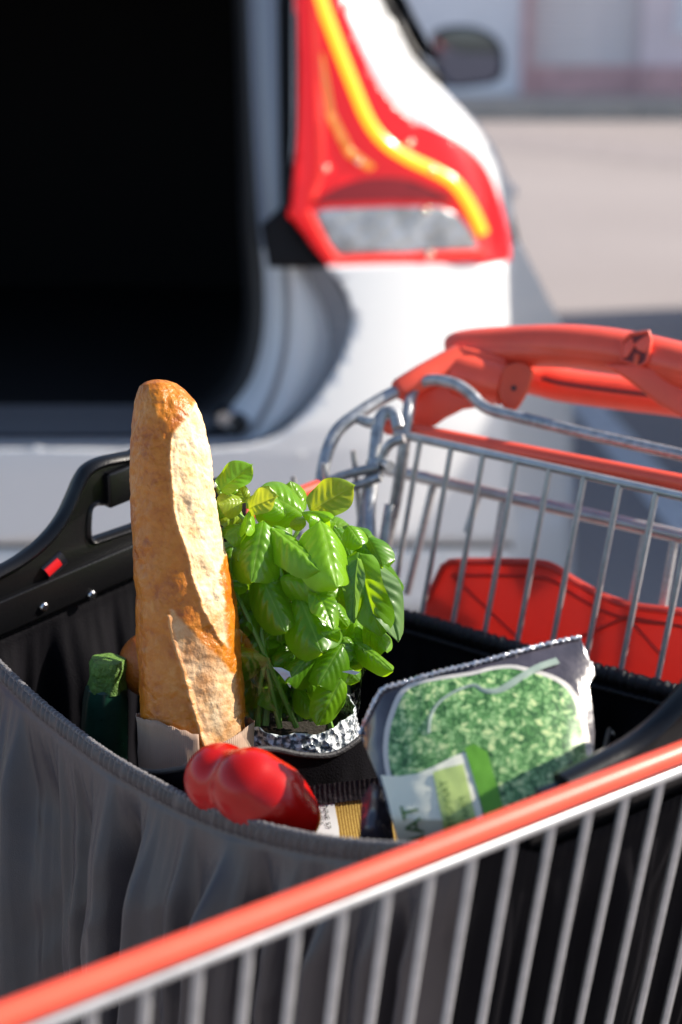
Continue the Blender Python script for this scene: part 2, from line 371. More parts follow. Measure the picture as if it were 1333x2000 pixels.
# boot lining: closed black box behind the opening
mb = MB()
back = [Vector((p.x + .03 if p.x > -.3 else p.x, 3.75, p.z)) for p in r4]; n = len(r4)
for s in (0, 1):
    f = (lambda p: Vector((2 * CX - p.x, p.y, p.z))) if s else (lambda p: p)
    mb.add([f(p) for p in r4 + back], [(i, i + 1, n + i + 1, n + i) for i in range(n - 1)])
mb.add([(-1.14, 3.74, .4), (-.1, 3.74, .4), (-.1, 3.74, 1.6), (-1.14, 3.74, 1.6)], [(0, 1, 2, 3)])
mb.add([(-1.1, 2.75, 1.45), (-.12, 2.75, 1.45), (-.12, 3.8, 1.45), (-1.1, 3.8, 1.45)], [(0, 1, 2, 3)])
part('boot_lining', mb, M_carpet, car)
# latch bolt and rubber stop in the sill corner
q = solve(lambda x, z: rearY(x, z) + .08)(440, 816)
part('latch_bolt', MB().tube([q + Vector((0, -.012, 0)), q + Vector((0, -.002, 0)), q + Vector((0, .02, 0))], lambda u: .016 - .004 * (u < .1), 14), M_screw, car)
q = solve(lambda x, z: rearY(x, z) + .08)(470, 824)
part('rubber_stop', MB().tube([q + Vector((0, -.03, 0)), q + Vector((0, -.02, 0)), q + Vector((0, .03, 0))], lambda u: .012 + .006 * u, 14), M_seal, car)
# ---- tail lamp
lamp = bpy.data.objects.new('tail_lamp', None); COL.objects.link(lamp); lamp.parent = car; lamp.location = Vector((.1, 2.7, 1.0)) - car.location
lens_px = [(562, 418, 0), (578, 395, 0), (582, 250, 0), (580, 0, 0), (572, -250, 0), (560, -250, 0)]
outer = smooth_line([(575, -250, 0), (620, -120, 0), (660, -20, 0), (692, 60, 0), (735, 155, 0), (800, 228, 0), (850, 252, 0), (900, 278, 0), (948, 325, 0), (978, 395, 0), (996, 470, 0), (997, 508, 0)], 5)
inner = [(645, 522), (622, 490), (598, 455), (566, 420), (574, 392), (583, 300), (584, 100), (580, 0), (566, -250)]
lens_poly = [(p.x, p.y) for p in outer] + inner
def onlamp(off): return solve(bodyY, off)
o = link('lens', patch_mesh('lens', lens_poly, onlamp(.016), 16), M_lens, lamp); solid(o, .02)
def lamp_patch(name, poly, off, m, th=.004, smooth=0):
    if smooth: poly = [(p.x, p.y) for p in smooth_line([(x, y, 0) for x, y in poly], smooth, True)]
    o = link(name, patch_mesh(name, poly, onlamp(off), 16), m, lamp); solid(o, th); return o
lamp_patch('reverse_lamp', [(612, 414), (640, 408), (760, 404), (860, 404), (892, 418), (920, 450), (938, 486), (800, 494), (662, 500), (640, 470)], .022, M_clear)
lamp_patch('dark_panel', [(610, 398), (660, 365), (720, 348), (790, 350), (850, 372), (880, 392), (760, 392), (650, 396)], .021, M_lensdark, smooth=3)
lamp_patch('lens_rib', [(590, -200), (606, 0), (618, 200), (622, 330), (604, 392), (614, 395), (634, 340), (632, 200), (622, 0), (606, -200)], .021, M_lenslight)
lamp_patch('lens_rib', [(632, 100), (655, 220), (690, 290), (735, 325), (722, 335), (676, 304), (640, 230), (624, 110)], .021, M_stripdim)
guide = [(596, -130), (612, -60), (628, 0), (655, 75), (688, 160), (720, 235), (755, 280), (800, 310), (850, 334), (888, 358), (918, 400), (944, 455)]
gp = [onlamp(.02)(p.x, p.y) for p in smooth_line([(x, y, 0) for x, y in guide], 5)]
part('light_guide', MB().tube(gp, lambda u: .0100, 12), M_strip, lamp)
rim_px = smooth_line([(600, 412, 0), (655, 505, 0), (700, 508, 0), (800, 502, 0), (950, 494, 0)], 4)
part('lens_edge', MB().tube([onlamp(.022)(p.x, p.y) for p in rim_px], .005, 8), M_lenslight, lamp)
for x, y in ((637, 329), (801, 279), (845, 331), (833, 410), (838, 499), (700, 316)):  # small chrome balls added as sun glints on the lens
    q = onlamp(.026)(x, y)
    part('sun_glint', MB().grid(lambda u, v: q + .0065 * Vector((math.cos(u * 6.2832) * math.sin(v * 3.1416), math.sin(u * 6.2832) * math.sin(v * 3.1416), math.cos(v * 3.1416))), 16, 10, True), M_glint, lamp)
# ---- door mirror
mc = PY(912, 112, 5.3); mr = bpy.data.objects.new('door_mirror', None); COL.objects.link(mr); mr.parent = car; mr.location = mc - car.location
mo = smooth_line([(842, 78, 0), (850, 60, 0), (885, 50, 0), (930, 52, 0), (968, 70, 0), (984, 100, 0), (984, 140, 0), (970, 160, 0), (935, 168, 0), (880, 172, 0), (866, 158, 0), (846, 130, 0)], 4, True)
mpl = [PY(p.x, p.y, 5.3) for p in mo]
mcen = sum(mpl, Vector()) / len(mpl)
def housing(u, v):
    i = u * len(mpl); p = mpl[int(round(i)) % len(mpl)]; prof = [(.86, -.012), (.93, -.018), (1, -.008), (1, .03), (.93, .08), (.7, .12), (.3, .14), (.02, .142)][round(v * 7)]
    q = mcen + (p - mcen) * prof[0]; return Vector((q.x, q.y + prof[1], q.z))
part('housing', MB().grid(housing, len(mpl), 8, True), M_navy, mr)
part('mirror_glass', MB().add([mcen + (p - mcen) * .87 + Vector((0, -.010, 0)) for p in mpl] + [mcen + Vector((0, -.013, 0))], [(i, (i + 1) % len(mpl), len(mpl)) for i in range(len(mpl))]), M_mirror, mr)
part('mirror_arm', MB().tube([mcen + Vector((-.03, .05, -.05)), mcen + Vector((-.14, .08, -.09)), mcen + Vector((-.26, .1, -.12))], .03, 10), M_navy, mr)
q = PY(1000, 376, 4.2)
part('door_handle', MB().tube([q + Vector((-.05, -.1, 0)), q, q + Vector((.0, .12, 0)), q + Vector((-.05, .2, 0))], .014, 10), M_paint, car)

# ================================================================== ADDED VAN (out of view, put in to shade the bay line and the car's side)
M_van = mat('grey van paint', (.30, .31, .33), .35, coat=.5)
van = thing('added_shade_van', (2.9, 5.1, 0), 'unseen tall grey van added on the right to cast shade', 'van')
vp = [(3.27, .35), (3.23, 1.2), (3.29, 2.45), (3.40, 2.58), (5.5, 2.6), (5.9, 2.45), (6.5, 1.5), (7.0, 1.2), (7.1, .8), (7.1, .35)]
part('body', MB().prism(vp, lambda y, z: Vector((1.95, y, z)), Vector((1.9, 0, 0))), M_van, van, bevel=.06)
for y0, y1 in ((5.35, 6.3),):
    part('side_window', MB().prism([(y0, 1.45), (y1, 1.45), (y0 + .5, 2.2), (y0, 2.2)], lambda y, z: Vector((1.938, y, z)), Vector((.01, 0, 0))), M_glass, van)
part('rear_window', MB().box((2.15, 3.21, 1.45), (3.65, 3.31, 2.2)), M_glass, van)
for x0 in (1.97, 3.70): part('tail_lamp', MB().box((x0, 3.20, .9), (x0 + .12, 3.29, 1.35)), M_lensdark, van)
for x0 in (2.0, 3.55):
    for y0 in (3.9, 6.2):
        part('wheel', MB().tube([(x0, y0, .34), (x0 + .04, y0, .34), (x0 + .2, y0, .34), (x0 + .24, y0, .34)], lambda u: .34 if .1 < u < .9 else .30, 32), M_tyre, van)

# ================================================================== SHOPPING CART
NA, NB = PZ(0, 1988, .968), PZ(1333, 1469, .972)
DN = (NB - NA).normalized()                       # near rail, towards the handle
GA, GH = PZ(750, 835, .985), PZ(1333, 945, .985)
D2 = (GH - GA).normalized()                       # gate, from the far corner to the near one
FA = PZ(0, 1152, .93); DF = (GA - FA).normalized()  # far rail
AX = Vector((DN.x + DF.x, DN.y + DF.y, 0)).normalized()
cart = thing('shopping_cart', (.1, .95, 0), 'wire shopping cart with red handle and red plastic rails', 'shopping cart')
RW = .0024
k_ = ((GA - NA).cross(D2).z) / (DN.cross(D2).z)
NC = NA + DN * k_                                  # near rear corner, off to the right
NE = NA - DN * .30
FE = FA - DF * .34
part('side_rail', MB().tube([NE, NC - DN * .03], .0056, 14), M_red, cart)
part('side_rail', MB().tube([FE, PL(622, 951, GA, Vector((-DF.y, DF.x, 0)))], .0060, 14), M_red, cart)
dnz = Vector((0, 0, -.0090)); nin = Vector((-DN.y, DN.x, 0)).normalized(); nout = -nin
rod('top_wire', NE + dnz + nout * .001, NC + dnz + nout * .001, .0030, M_steel, cart)
dfz = Vector((0, 0, -.0098)); rod('top_wire', FE + dfz, PL(625, 951, GA, Vector((-DF.y, DF.x, 0))) + dfz * .6, .0028, M_steel, cart)
# near side wires
w0 = PL(590, 1812, NA + dnz, nin); w7 = PL(1160, 1592, NA + dnz, nin); stp = DN * ((w7 - w0).dot(DN) / 7); base = NA + dnz + DN * (w0 - NA).dot(DN)
wd = (Vector((0, 0, -1)) + nin * .15 - AX * .02).normalized()
for i in range(-15, 15):
    p = base + stp * i
    if (p - NC).dot(DN) > -.02 or (p - NE).dot(DN) < .01: continue
    p = p + nin * .002
    rod('side_wire', p + Vector((0, 0, .001)), p + wd * .42, RW, M_steel, cart)
for h in (.20, .41):
    rod('cross_wire', NE + dnz + wd * h - nout * .004, NC + dnz + wd * h - nout * .004, .0030, M_steel, cart)
# far side wires
fin = Vector((DF.y, -DF.x, 0)).normalized(); fd = (Vector((0, 0, -1)) + fin * .15).normalized(); FLn = (GA - FE).length
for i in range(1, 22):
    p = FE + DF * (FLn * i / 22) + dfz - fin * .002; rod('side_wire', p, p + fd * .38, RW, M_steel, cart)
rod('cross_wire', FE + fd * .39, GA + fd * .41, .003, M_steel, cart)
# front panel and basket floor
for i in range(1, 14):
    k = i / 14; a = lerp(NE, FE, k) + dnz; b = lerp(NE + wd * .42, FE + fd * .38, k) + AX * .05; rod('front_wire', a, b, RW, M_steel, cart)
rod('front_rail', NE + dnz, FE + dfz, .004, M_steel, cart)
for i in range(0, 17):
    k = i / 16; a = lerp(NE + wd * .42, FE + fd * .38, k) + AX * .05; b = lerp(NC + wd * .42, GA + fd * .42, k); rod('floor_wire', a, b, RW, M_steel, cart)
# gate (rear panel, leaning in at the bottom)
q0 = PL(1284, 962, GA, Vector((AX.x, AX.y, 0)))
gdown = (Vector((0, 0, -1)) - AX * .20).normalized(); GN = D2.cross(gdown).normalized()
if GN.dot(AX) < 0: GN = -GN
def gate(x, y, off=0.0): return PL(x, y, GA + GN * off, GN)
ga, gb = gate(772, 846), gate(1333, 970); gdir = (gb - ga).normalized()
rod('gate_wire', ga, ga + gdir * .52, .0036, M_steel, cart)
g0, g7 = gate(823, 857), gate(1284, 959); gs = (g7 - g0) / 7
gd = ((gate(1222, 1325) - gate(1284, 960)).normalized() + (gate(826, 1175) - gate(885, 872)).normalized()).normalized()
for i in range(0, 15):
    p = g0 + gs * i - GN * .004; rod('gate_wire', p + GN * .003, p + gd * .36, RW, M_steel, cart)
for h in (.19, .35): rod('gate_wire', ga + gd * h, ga + gd * h + gdir * .5, .003, M_steel, cart)
# red sleeve bar over the gate
sa, sb = gate(758, 833, .012), gate(1333, 944, .012); sdir = (sb - sa).normalized()
part('gate_sleeve', MB().tube([sa, sa + sdir * .01, sb, sa + sdir * .5], .0068, 14), M_red, cart)
# child seat loop
loop = [(752, 1075), (772, 985), (787, 890), (797, 810), (806, 768), (822, 748), (850, 742), (890, 750), (918, 768), (940, 790), (965, 803), (1010, 814), (1150, 848), (1333, 889), (1480, 924)]
loff = lambda y, x: .004 + (.03 * sstep(830, 740, y) if x < 900 else .03)
part('seat_loop', MB().tube(smooth_line([gate(x, y, loff(y, x)) for x, y in loop], 5), .0050, 12), M_steel, cart)
# tube behind the gate with a few seat wires
ba, bb = gate(742, 913, .055), gate(1333, 1048, .055); bdir = (bb - ba).normalized()
rod('seat_bar', ba, ba + bdir * .5, .0056, M_steel, cart)
for x, y, x2, y2, r in ((848, 942, 795, 1160, .0038), (985, 973, 958, 1140, .0036), (1262, 1040, 1222, 1250, .0036), (1318, 1052, 1282, 1260, .0036), (936, 962, 912, 1040, .0034)):
    rod('seat_wire', gate(x, y, .055), gate(x2, y2, .05), r, M_steel, cart)
# corner tubes at the far end of the handle
def px_tube(name, pts, r, m=M_steel, parent=cart, n=5, flat=1.0):
    return part(name, MB().tube(smooth_line([P(*p) for p in pts], n), r, 12, flat=flat), m, parent)
px_tube('handle_tube', [(626, 955, 1.345), (634, 905, 1.35), (645, 868, 1.355), (664, 836, 1.36), (700, 808, 1.365), (745, 780, 1.375), (788, 758, 1.382), (800, 752, 1.385)], .0056)
px_tube('hinge_strap', [(722, 1075, 1.31), (722, 990, 1.325), (731, 900, 1.335), (738, 838, 1.34), (746, 812, 1.342), (760, 804, 1.342), (772, 812, 1.34), (778, 835, 1.335)], .0052, flat=.7)
px_tube('hinge_strap', [(700, 1090, 1.33), (712, 1000, 1.34), (722, 940, 1.345), (728, 900, 1.345)], .0052)
px_tube('corner_wire', [(632, 946, 1.34), (662, 932, 1.335), (700, 921, 1.33), (742, 912, 1.325)], .0040)
px_tube('corner_wire', [(648, 955, 1.335), (690, 950, 1.33), (745, 932, 1.32)], .0036)
px_tube('corner_wire', [(738, 935, 1.33), (746, 898, 1.33), (762, 868, 1.325), (790, 856, 1.32)], .0040)
px_tube('corner_wire', [(702, 818, 1.365), (722, 826, 1.35), (738, 826, 1.34)], .0045)
px_tube('corner_wire', [(735, 905, 1.335), (748, 906, 1.33), (762, 911, 1.32)], .0046)
px_tube('seat_stub', [(748, 1090, 1.315), (755, 1030, 1.315), (762, 985, 1.315)], .0042)
# red seat flap behind the wires
flap = [(p.x, p.y) for p in smooth_line([(905, 1090, 0), (1000, 1091, 0), (1055, 1094, 0), (1085, 1104, 0), (1120, 1128, 0), (1180, 1160, 0), (1240, 1178, 0), (1333, 1190, 0), (1480, 1222, 0)], 5)]
flap = [(800, 1250), (832, 1170), (862, 1104), (876, 1092)] + flap + [(1480, 1520), (1200, 1450), (840, 1330)]
fo = link('seat_flap', patch_mesh('seat_flap', flap, lambda x, y: gate(x, y, .030), 40), M_redflap, cart); solid(fo, .004)
rim = [(832, 1176), (866, 1106), (884, 1097)] + [(x, y + 8) for x, y in flap[4:-3]]
part('flap_rim', MB().tube([gate(x, y, .028) for x, y in rim], .0028, 8), M_redflap, cart)
part('flap_rim', MB().tube([gate(x, y + 26, .0285) for x, y in rim[2:]], .0016, 6), M_redflap, cart)
for a_, b_ in (((884, 1125), (1010, 1245)), ((1225, 1205), (1120, 1250)), ((1225, 1205), (1300, 1290)), ((1225, 1205), (1480, 1250))):
    part('flap_rib', MB().tube([gate(*a_, .0282), gate(*b_, .0282)], .0015, 6), M_redflap, cart)
# red handle
hp = [(893, 688, 1.425), (908, 682, 1.42), (950, 677, 1.41), (1020, 674, 1.395), (1100, 675, 1.375), (1180, 682, 1.355), (1260, 696, 1.335), (1333, 714, 1.315), (1440, 742, 1.29), (1600, 790, 1.25)]
hl = smooth_line([P(*p) for p in hp], 8)
hr = lambda u: .0178 * (.55 + .45 * sstep(0, .03, u)) * (1 + .10 * sstep(.25, .5, u))
part('handle', MB().tube(hl, hr, 28, flat=.92), M_red, cart)
# lower shell of the grip, a step under the bright line
part('handle_shell', MB().tube([p + Vector((0, -.0015, -.0035)) for p in hl[6:]], lambda u: .0182, 24, flat=.82), M_red, cart)
lowb = [(1030, 735, 1.44), (1060, 742, 1.44), (1100, 752, 1.435), (1200, 766, 1.425), (1333, 782, 1.41), (1500, 806, 1.38)]
part('handle_lower_bar', MB().tube(smooth_line([P(*p) for p in lowb], 6), .0150, 20), M_red, cart)
part('handle_groove', MB().tube(smooth_line([P(x, y - 3, t - .0148) for x, y, t in lowb[1:]], 6), .0016, 8), M_shadowslot, cart)
# bracket carrying the handle
br = [(774, 744), (800, 730), (850, 704), (903, 676), (960, 690), (985, 700), (1000, 720), (985, 770), (960, 792), (905, 800), (870, 818), (848, 834), (808, 834), (792, 800), (780, 768)]
mb = MB(); mb.prism(br, lambda x, y: P(x, y, 1.40 - .02 * (x - 780) / 220), P(850, 760, 1.445) - P(850, 760, 1.40))
part('handle_bracket', mb, M_red, cart, bevel=.0025)
part('bracket_socket', MB().tube([P(776, 764, 1.378), P(782, 761, 1.379), P(830, 735, 1.388), P(900, 700, 1.40)], lambda u: .0085 + .004 * u, 16), M_red, cart)
part('bracket_barrel', MB().tube([P(905, 735, 1.40), P(920, 738, 1.395), P(960, 745, 1.388), P(985, 750, 1.384)], lambda u: .021 - .003 * u, 20), M_red, cart)
kc = P(1003, 752, 1.372); kn = (C0 - kc).normalized()
kpoly = smooth_line([(975, 740, 0), (985, 716, 0), (1012, 708, 0), (1034, 714, 0), (1042, 732, 0), (1032, 765, 0), (1010, 800, 0), (990, 802, 0), (974, 775, 0)], 3, True)
M_knob = mat('orange red knob', (.72, .075, .025), .4)
kb_ = part('bracket_knob', MB().prism([(p.x, p.y) for p in kpoly], lambda x, y: P(x, y, 1.368), P(1003, 752, 1.41) - P(1003, 752, 1.368)), M_knob, cart, bevel=.003)
part('knob_hole', MB().tube([P(1004, 758, 1.3665), P(1004, 758, 1.37)], .0022, 10), M_shadowslot, kb_)
# coin lock under the handle
lk = [(1178, 712), (1225, 742), (1290, 792), (1340, 820), (1480, 850), (1500, 770), (1333, 735), (1250, 712)]
part('coin_lock', MB().prism(lk, lambda x, y: P(x, y, 1.318 - .0003 * (x - 1180) * .25), P(1300, 760, 1.36) - P(1300, 760, 1.318)), M_red, cart, bevel=.003)
# coin slot: plate with recess shade put into its dark red, frame and pegs
sl = [(1216, 668), (1232, 653), (1268, 648), (1272, 664), (1264, 706), (1250, 716), (1214, 704)]
hs = lambda x, y: P(x, y, interp([(1100, 1.346), (1216, 1.322), (1333, 1.297)], x) + .00002 * (680 - y))
M_slot_shade = mat('shaded red slot', (.16, .008, .008), .5)
well = part('coin_slot', MB().prism(sl, lambda x, y: hs(x, y), P(1240, 690, 1.34) - P(1240, 690, 1.32)), M_slot_shade, cart)
slp = [hs(x, y) for x, y in sl]
part('slot_frame', MB().tube(slp, .0016, 8, True), M_red, well)
for pl in ([(1218, 672), (1234, 658), (1240, 676), (1224, 700), (1216, 698)], [(1238, 672), (1266, 652), (1270, 662), (1262, 690), (1246, 684)], [(1240, 690), (1250, 692), (1246, 713), (1236, 711)]):
    part('slot_peg', MB().prism(pl, lambda x, y: hs(x, y) - CF * .0015, CF * .01), M_red if pl[0][0] != 1240 else M_knob, well, bevel=.0008)
# undercarriage
def cart_wheel(p):
    w = bpy.data.objects.new('castor', None); COL.objects.link(w); w.parent = cart; w.location = p - cart.location
    prof = [(.01, -.014), (.05, -.015), (.062, -.01), (.0625, 0), (.062, .01), (.05, .015), (.01, .014)]
    side = Vector((-AX.y, AX.x, 0))
    part('tyre', MB().grid(lambda u, v: p + side * prof[round(v * 6)][1] + AX * (prof[round(v * 6)][0] * math.cos(u * 6.2832)) + Vector((0, 0, prof[round(v * 6)][0] * math.sin(u * 6.2832))), 28, 7, True), M_tyre, w)
    part('fork', MB().tube([p + side * .022, p + side * .022 + Vector((0, 0, .05)), p + Vector((0, 0, .085)), p - side * .022 + Vector((0, 0, .05)), p - side * .022], .004, 8), M_steel, w)
for src, inn in ((NE, nin), (NC, nin), (FE, -nin), (GA, -nin)):
    e = Vector((src.x, src.y, 0)) + inn * .07 + (AX * .1 if src in (NE, FE) else -AX * .05)
    cart_wheel(Vector((e.x, e.y, .064)))
    rod('leg_tube', Vector((e.x, e.y, .15)), Vector((e.x, e.y, .57)), .012, M_steel, cart)
for s, e, inn in ((NE, NC, nin), (FE, GA, -nin)):
    rod('chassis_tube', Vector((s.x, s.y, .2)) + inn * .07 + AX * .1, Vector((e.x, e.y, .2)) + inn * .07 - AX * .05, .012, M_steel, cart)

# ================================================================== SHOPPING BAG
M_nyl_lit = mat('skylit nylon outside', (.043, .036, .041), .33, spec=.6, bump=.2, bscale=1400, sheen=.08, var=.10, vscale=14)  # the bag's black nylon, greyed for the skylight on its outside
M_nyl_shade = mat('shaded black nylon', (.0045, .0042, .006), .7, spec=.06, bump=.3, bscale=900)  # same nylon, shade of the inside and near wall put into its black
M_hem_sun = mat('bag hem', (.085, .08, .088), .4, bump=.5, bscale=1200, sheen=.3)  # sun catching the rim edge put into this lighter grey
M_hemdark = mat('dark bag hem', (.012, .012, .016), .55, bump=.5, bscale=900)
bag = thing('shopping_bag', (0, .95, .56), 'dark grey nylon cart bag with black plastic handles hung in the shopping cart', 'bag')
DFh = Vector((DF.x, DF.y, 0)).normalized(); fpl = FA + fin * .018
fslope = DF.z / math.hypot(DF.x, DF.y)
def far_sz(x, y):
    p = PL(x, y, fpl, fin); s = (p - fpl).dot(DFh); return (s, p.z - fpl.z - fslope * s)
sil = [(-70, 1158), (-30, 1137), (0, 1121), (40, 1099), (75, 1073), (105, 1043), (128, 1010), (146, 972), (160, 940), (176, 918), (204, 904), (245, 896), (262, 893)]
hole = [(262, 958), (250, 963), (208, 981), (192, 982), (180, 990), (176, 1006), (175, 1045), (182, 1059), (200, 1055), (250, 1038), (262, 1034)]
SIL2 = [far_sz(*p) for p in sil]; HOLE2 = [far_sz(*p) for p in hole]
sc_ = SIL2[-1][0]                                   # handle centre line
BARLO = far_sz(0, 1236)[1]; BARMID = far_sz(0, 1176)[1]; s0 = SIL2[0][0] - .015; MF = .60; mirs = lambda s: sc_ + (sc_ - s) * MF; s1 = mirs(s0)
half = [(s0, BARMID)] + [(s0, SIL2[0][1])] + [(p.x, p.y) for p in smooth_line([(a, b, 0) for a, b in SIL2], 4)]
half += [(sc_, HOLE2[0][1])] + [(min(p.x, sc_), p.y) for p in smooth_line([(a, b, 0) for a, b in HOLE2], 3)] + [(sc_, BARMID)]
def bag_handle(mapf, nrm):
    """plate with grip, lower bar, rim, screws and lever: mapf(s, z, depth) -> point; nrm = towards the viewer's side"""
    h = part('handle_plate', MB(), M_black, bag) if False else None
    mb = MB()
    for mir in (0, 1):
        pl = [(mirs(s) if mir else s, z) for s, z in half]
        mb.prism(pl, lambda s, z: mapf(s, z, .0), mapf(0, 0, -.010) - mapf(0, 0, 0))
    h = part('handle_plate', mb, M_black, bag, sharp=35, bevel=.0012)
    part('lower_bar', MB().prism([(s0 - .004, BARMID + .003), (s1 + .004, BARMID + .003), (s1 + .004, BARLO), (s0 - .004, BARLO)], lambda s, z: mapf(s, z, .006), mapf(0, 0, -.014) - mapf(0, 0, 0)), M_black, h, bevel=.0018)
    line = [(p.x, p.y) for p in smooth_line([(a, b, 0) for a, b in SIL2], 4)]; line = line + [(mirs(s), z) for s, z in reversed(line[:-1])]
    part('handle_rim', MB().tube([mapf(s, z, -.003) for s, z in line], .0042, 10, flat=1.7, up=nrm), M_black, h)
    hl_ = [(min(p.x, sc_), p.y) for p in smooth_line([(a, b, 0) for a, b in HOLE2], 3)]
    hl_ = hl_ + [(mirs(s), z) for s, z in reversed(hl_)]
    part('grip_rim', MB().tube([mapf(s, z, -.004) for s, z in hl_], .0028, 8, True, flat=2.2, up=nrm), M_black, h)
    gz = HOLE2[1][1]
    part('grip_pad', MB().prism([(HOLE2[3][0] + .006, gz - .004), (mirs(HOLE2[3][0]) - .006, gz - .004), (mirs(HOLE2[3][0]) - .006, gz + .022), (HOLE2[3][0] + .006, gz + .022)], lambda s, z: mapf(s, z, .006), mapf(0, 0, -.01) - mapf(0, 0, 0)), M_black, h, bevel=.002)
    for x, y in ((77, 1181), (170, 1158)):
        s, z = far_sz(x, y)
        for ss in (s, mirs(s)):
            c = mapf(ss, z, .0062); e = part('screw', MB().tube([c, c + nrm * .0012, c + nrm * .0022], lambda u: .0034 - .001 * (u > .9), 14), M_screw, h)
            part('screw_socket', MB().tube([c + nrm * .0021, c + nrm * .0025], .0013, 6), M_shadowslot, e)
    a, b = far_sz(88, 1121), far_sz(124, 1088)
    for k in (0, 1):
        aa, bb = [(mirs(s) if k else s, z) for s, z in (a, b)]
        part('lever_slot', MB().tube([mapf(*aa, .0005), mapf(*bb, .0005)], .0062, 12, flat=.5, up=nrm), M_shadowslot, h)
        part('lever', MB().tube([mapf(lerp(aa[0], bb[0], .05) - .001, lerp(aa[1], bb[1], .05) + .001, .003), mapf(lerp(aa[0], bb[0], .75) - .001, lerp(aa[1], bb[1], .75) + .001, .003)], .0036, 12, flat=.5, up=nrm), M_redlever, h)
    return h
far_map = lambda s, z, d: fpl + DFh * s + Vector((0, 0, z + fslope * s)) + fin * d
bag_handle(far_map, fin)
DNh = Vector((DN.x, DN.y, 0)).normalized(); npl = NA + nin * .030
tip = PL(1046, 1540, npl, nin); nsl = DN.z / math.hypot(DN.x, DN.y)
lean = -.22
zk = lambda z: (z - SIL2[0][1]) * (1.35 if z > SIL2[0][1] else 1)
near_map = lambda s, z, d: Vector((tip.x, tip.y, 0)) + DNh * (s - s0) + Vector((0, 0, tip.z + zk(z) + nsl * (s - s0))) + nin * (d + lean * zk(z))
bag_handle(near_map, nin)
# --- fabric
front_px = [(-75, 1225, 1.125), (-40, 1258, 1.11), (0, 1292, 1.09), (50, 1340, 1.065), (100, 1384, 1.04), (200, 1460, .99), (300, 1520, .95), (400, 1569, .915), (500, 1603, .885), (600, 1627, .855), (700, 1641, .83), (800, 1646, .805), (870, 1644, .785), (930, 1640, .768)]
fr = smooth_line([P(*p) for p in front_px], 14)
back_px = [(560, 1110), (640, 1140), (700, 1166), (760, 1192), (850, 1218), (1000, 1262), (1150, 1304), (1333, 1352), (1500, 1400), (1640, 1450)]
bk = smooth_line([gate(x, y, -.022) for x, y in back_px], 10)
fb = [far_map(lerp(s0, s1, i / 30), BARLO + .006, -.002) for i in range(31)]
nb = [near_map(lerp(s0, s1, i / 30), BARLO + .006, -.012) for i in range(31)]
cen = sum(fr + bk, Vector()) / (len(fr) + len(bk)); FZ = .60
def floor_pt(p, k=.90): return Vector((cen.x + (p.x - cen.x) * k, cen.y + (p.y - cen.y) * k, FZ))
def arclen(pts):
    a = [0]
    for p, q in zip(pts, pts[1:]): a.append(a[-1] + (q - p).length)
    return a
def resample(pts, n):
    a = arclen(pts); out = []; j = 0
    for i in range(n):
        s = a[-1] * i / (n - 1)
        while j < len(pts) - 2 and a[j + 1] < s: j += 1
        out.append(lerp(pts[j], pts[j + 1], (s - a[j]) / max(1e-9, a[j + 1] - a[j])))
    return out
SA, SB, SC, SD = fin * .075 - AX * .06, fin * .08 - AX * .07, nin * .075 - AX * .07, nin * .078 + AX * .015
def pleat(s, h):
    """h = metres below the rim; a crinkled hem band, then gathers that run out into broad folds"""
    band_ = sstep(.013, .009, h)
    cr = math.sin(s * 1000 + 6 * noise.noise((s * 70, 1, 0)) + 25 * h)
    fine = band_ * (.0016 * math.sin(math.pi * min(1, h / .012)) + .0007 * cr) - .0012 * math.exp(-((h - .0125) / .002) ** 2)
    g = sstep(.010, .035, h); gg = sstep(.008, .075, h); sl = s - .10 * h + .012 * noise.noise((s * 5, h * 3, 3.3))
    n4 = noise.noise((sl * 40, h * 1.0, 7.7)); n2 = noise.noise((sl * 85, h * 1.6, 1.7)); n1 = noise.noise((sl * 150, h * 2.2, .3))
    mid = n1 * .0036 * g * math.exp(-h / .05)
    big = (n4 * .042 + n2 * .0085 + (.3 - abs(n4)) * .010) * gg
    crease = noise.noise((s * 35 + h * 16, h * 22 - s * 9, 9.0)) * .0022 * sstep(.03, .12, h)
    q1 = noise.noise((s * 30 + h * 9, h * 17 + 3, 6.0)); q2 = noise.noise((s * 55 - h * 20, h * 30, 8.0))
    crumple = ((.35 - abs(q1)) * .0040 + (.3 - abs(q2)) * .0014) * sstep(.02, .09, h)
    return fine + mid + big + crease + crumple
def wall(name, pts, n, nv, m, pl=0, sh=(Vector((0, 0, 0)), Vector((0, 0, 0)))):
    pts = resample(pts, n); L = arclen(pts)[-1]; mb = MB()
    cdir = [Vector((p.x - cen.x, p.y - cen.y, 0)).normalized() for p in pts]
    nr = []
    for i in range(n):
        t = pts[min(n - 1, i + 1)] - pts[max(0, i - 1)]; q = Vector((t.y, -t.x, 0)).normalized()
        if q.dot(cdir[i]) < 0: q = -q
        nr.append(q)
    def fn(u, v):
        v = v ** 1.7; i = round(u * (n - 1)); p = pts[i]; f = Vector((p.x, p.y, FZ)) + lerp(sh[0], sh[1], u); h = (p.z - f.z) * v
        ed_ = sstep(0, .035, u) * sstep(1, .965, u); q = lerp(p, f, v); q = q + nr[i] * (math.sin(math.pi * min(1, v)) * .012 * ed_)
        if pl: q = q + nr[i] * pleat(u * L, h) * pl * ed_
        return q
    mb.grid(fn, n, nv); o = part(name, mb, m, bag, sharp=180); return o
wall('front_panel', fr, 900, 110, M_nyl_lit, 1.0, (SA, SD))
wall('back_panel', bk, 200, 30, M_nyl_shade, .7, (SB, SC))
wall('far_panel', fb, 160, 40, M_nyl_shade, .8, (SA, SB))
wall('near_panel', nb, 160, 40, M_nyl_shade, .5, (SD, SC))
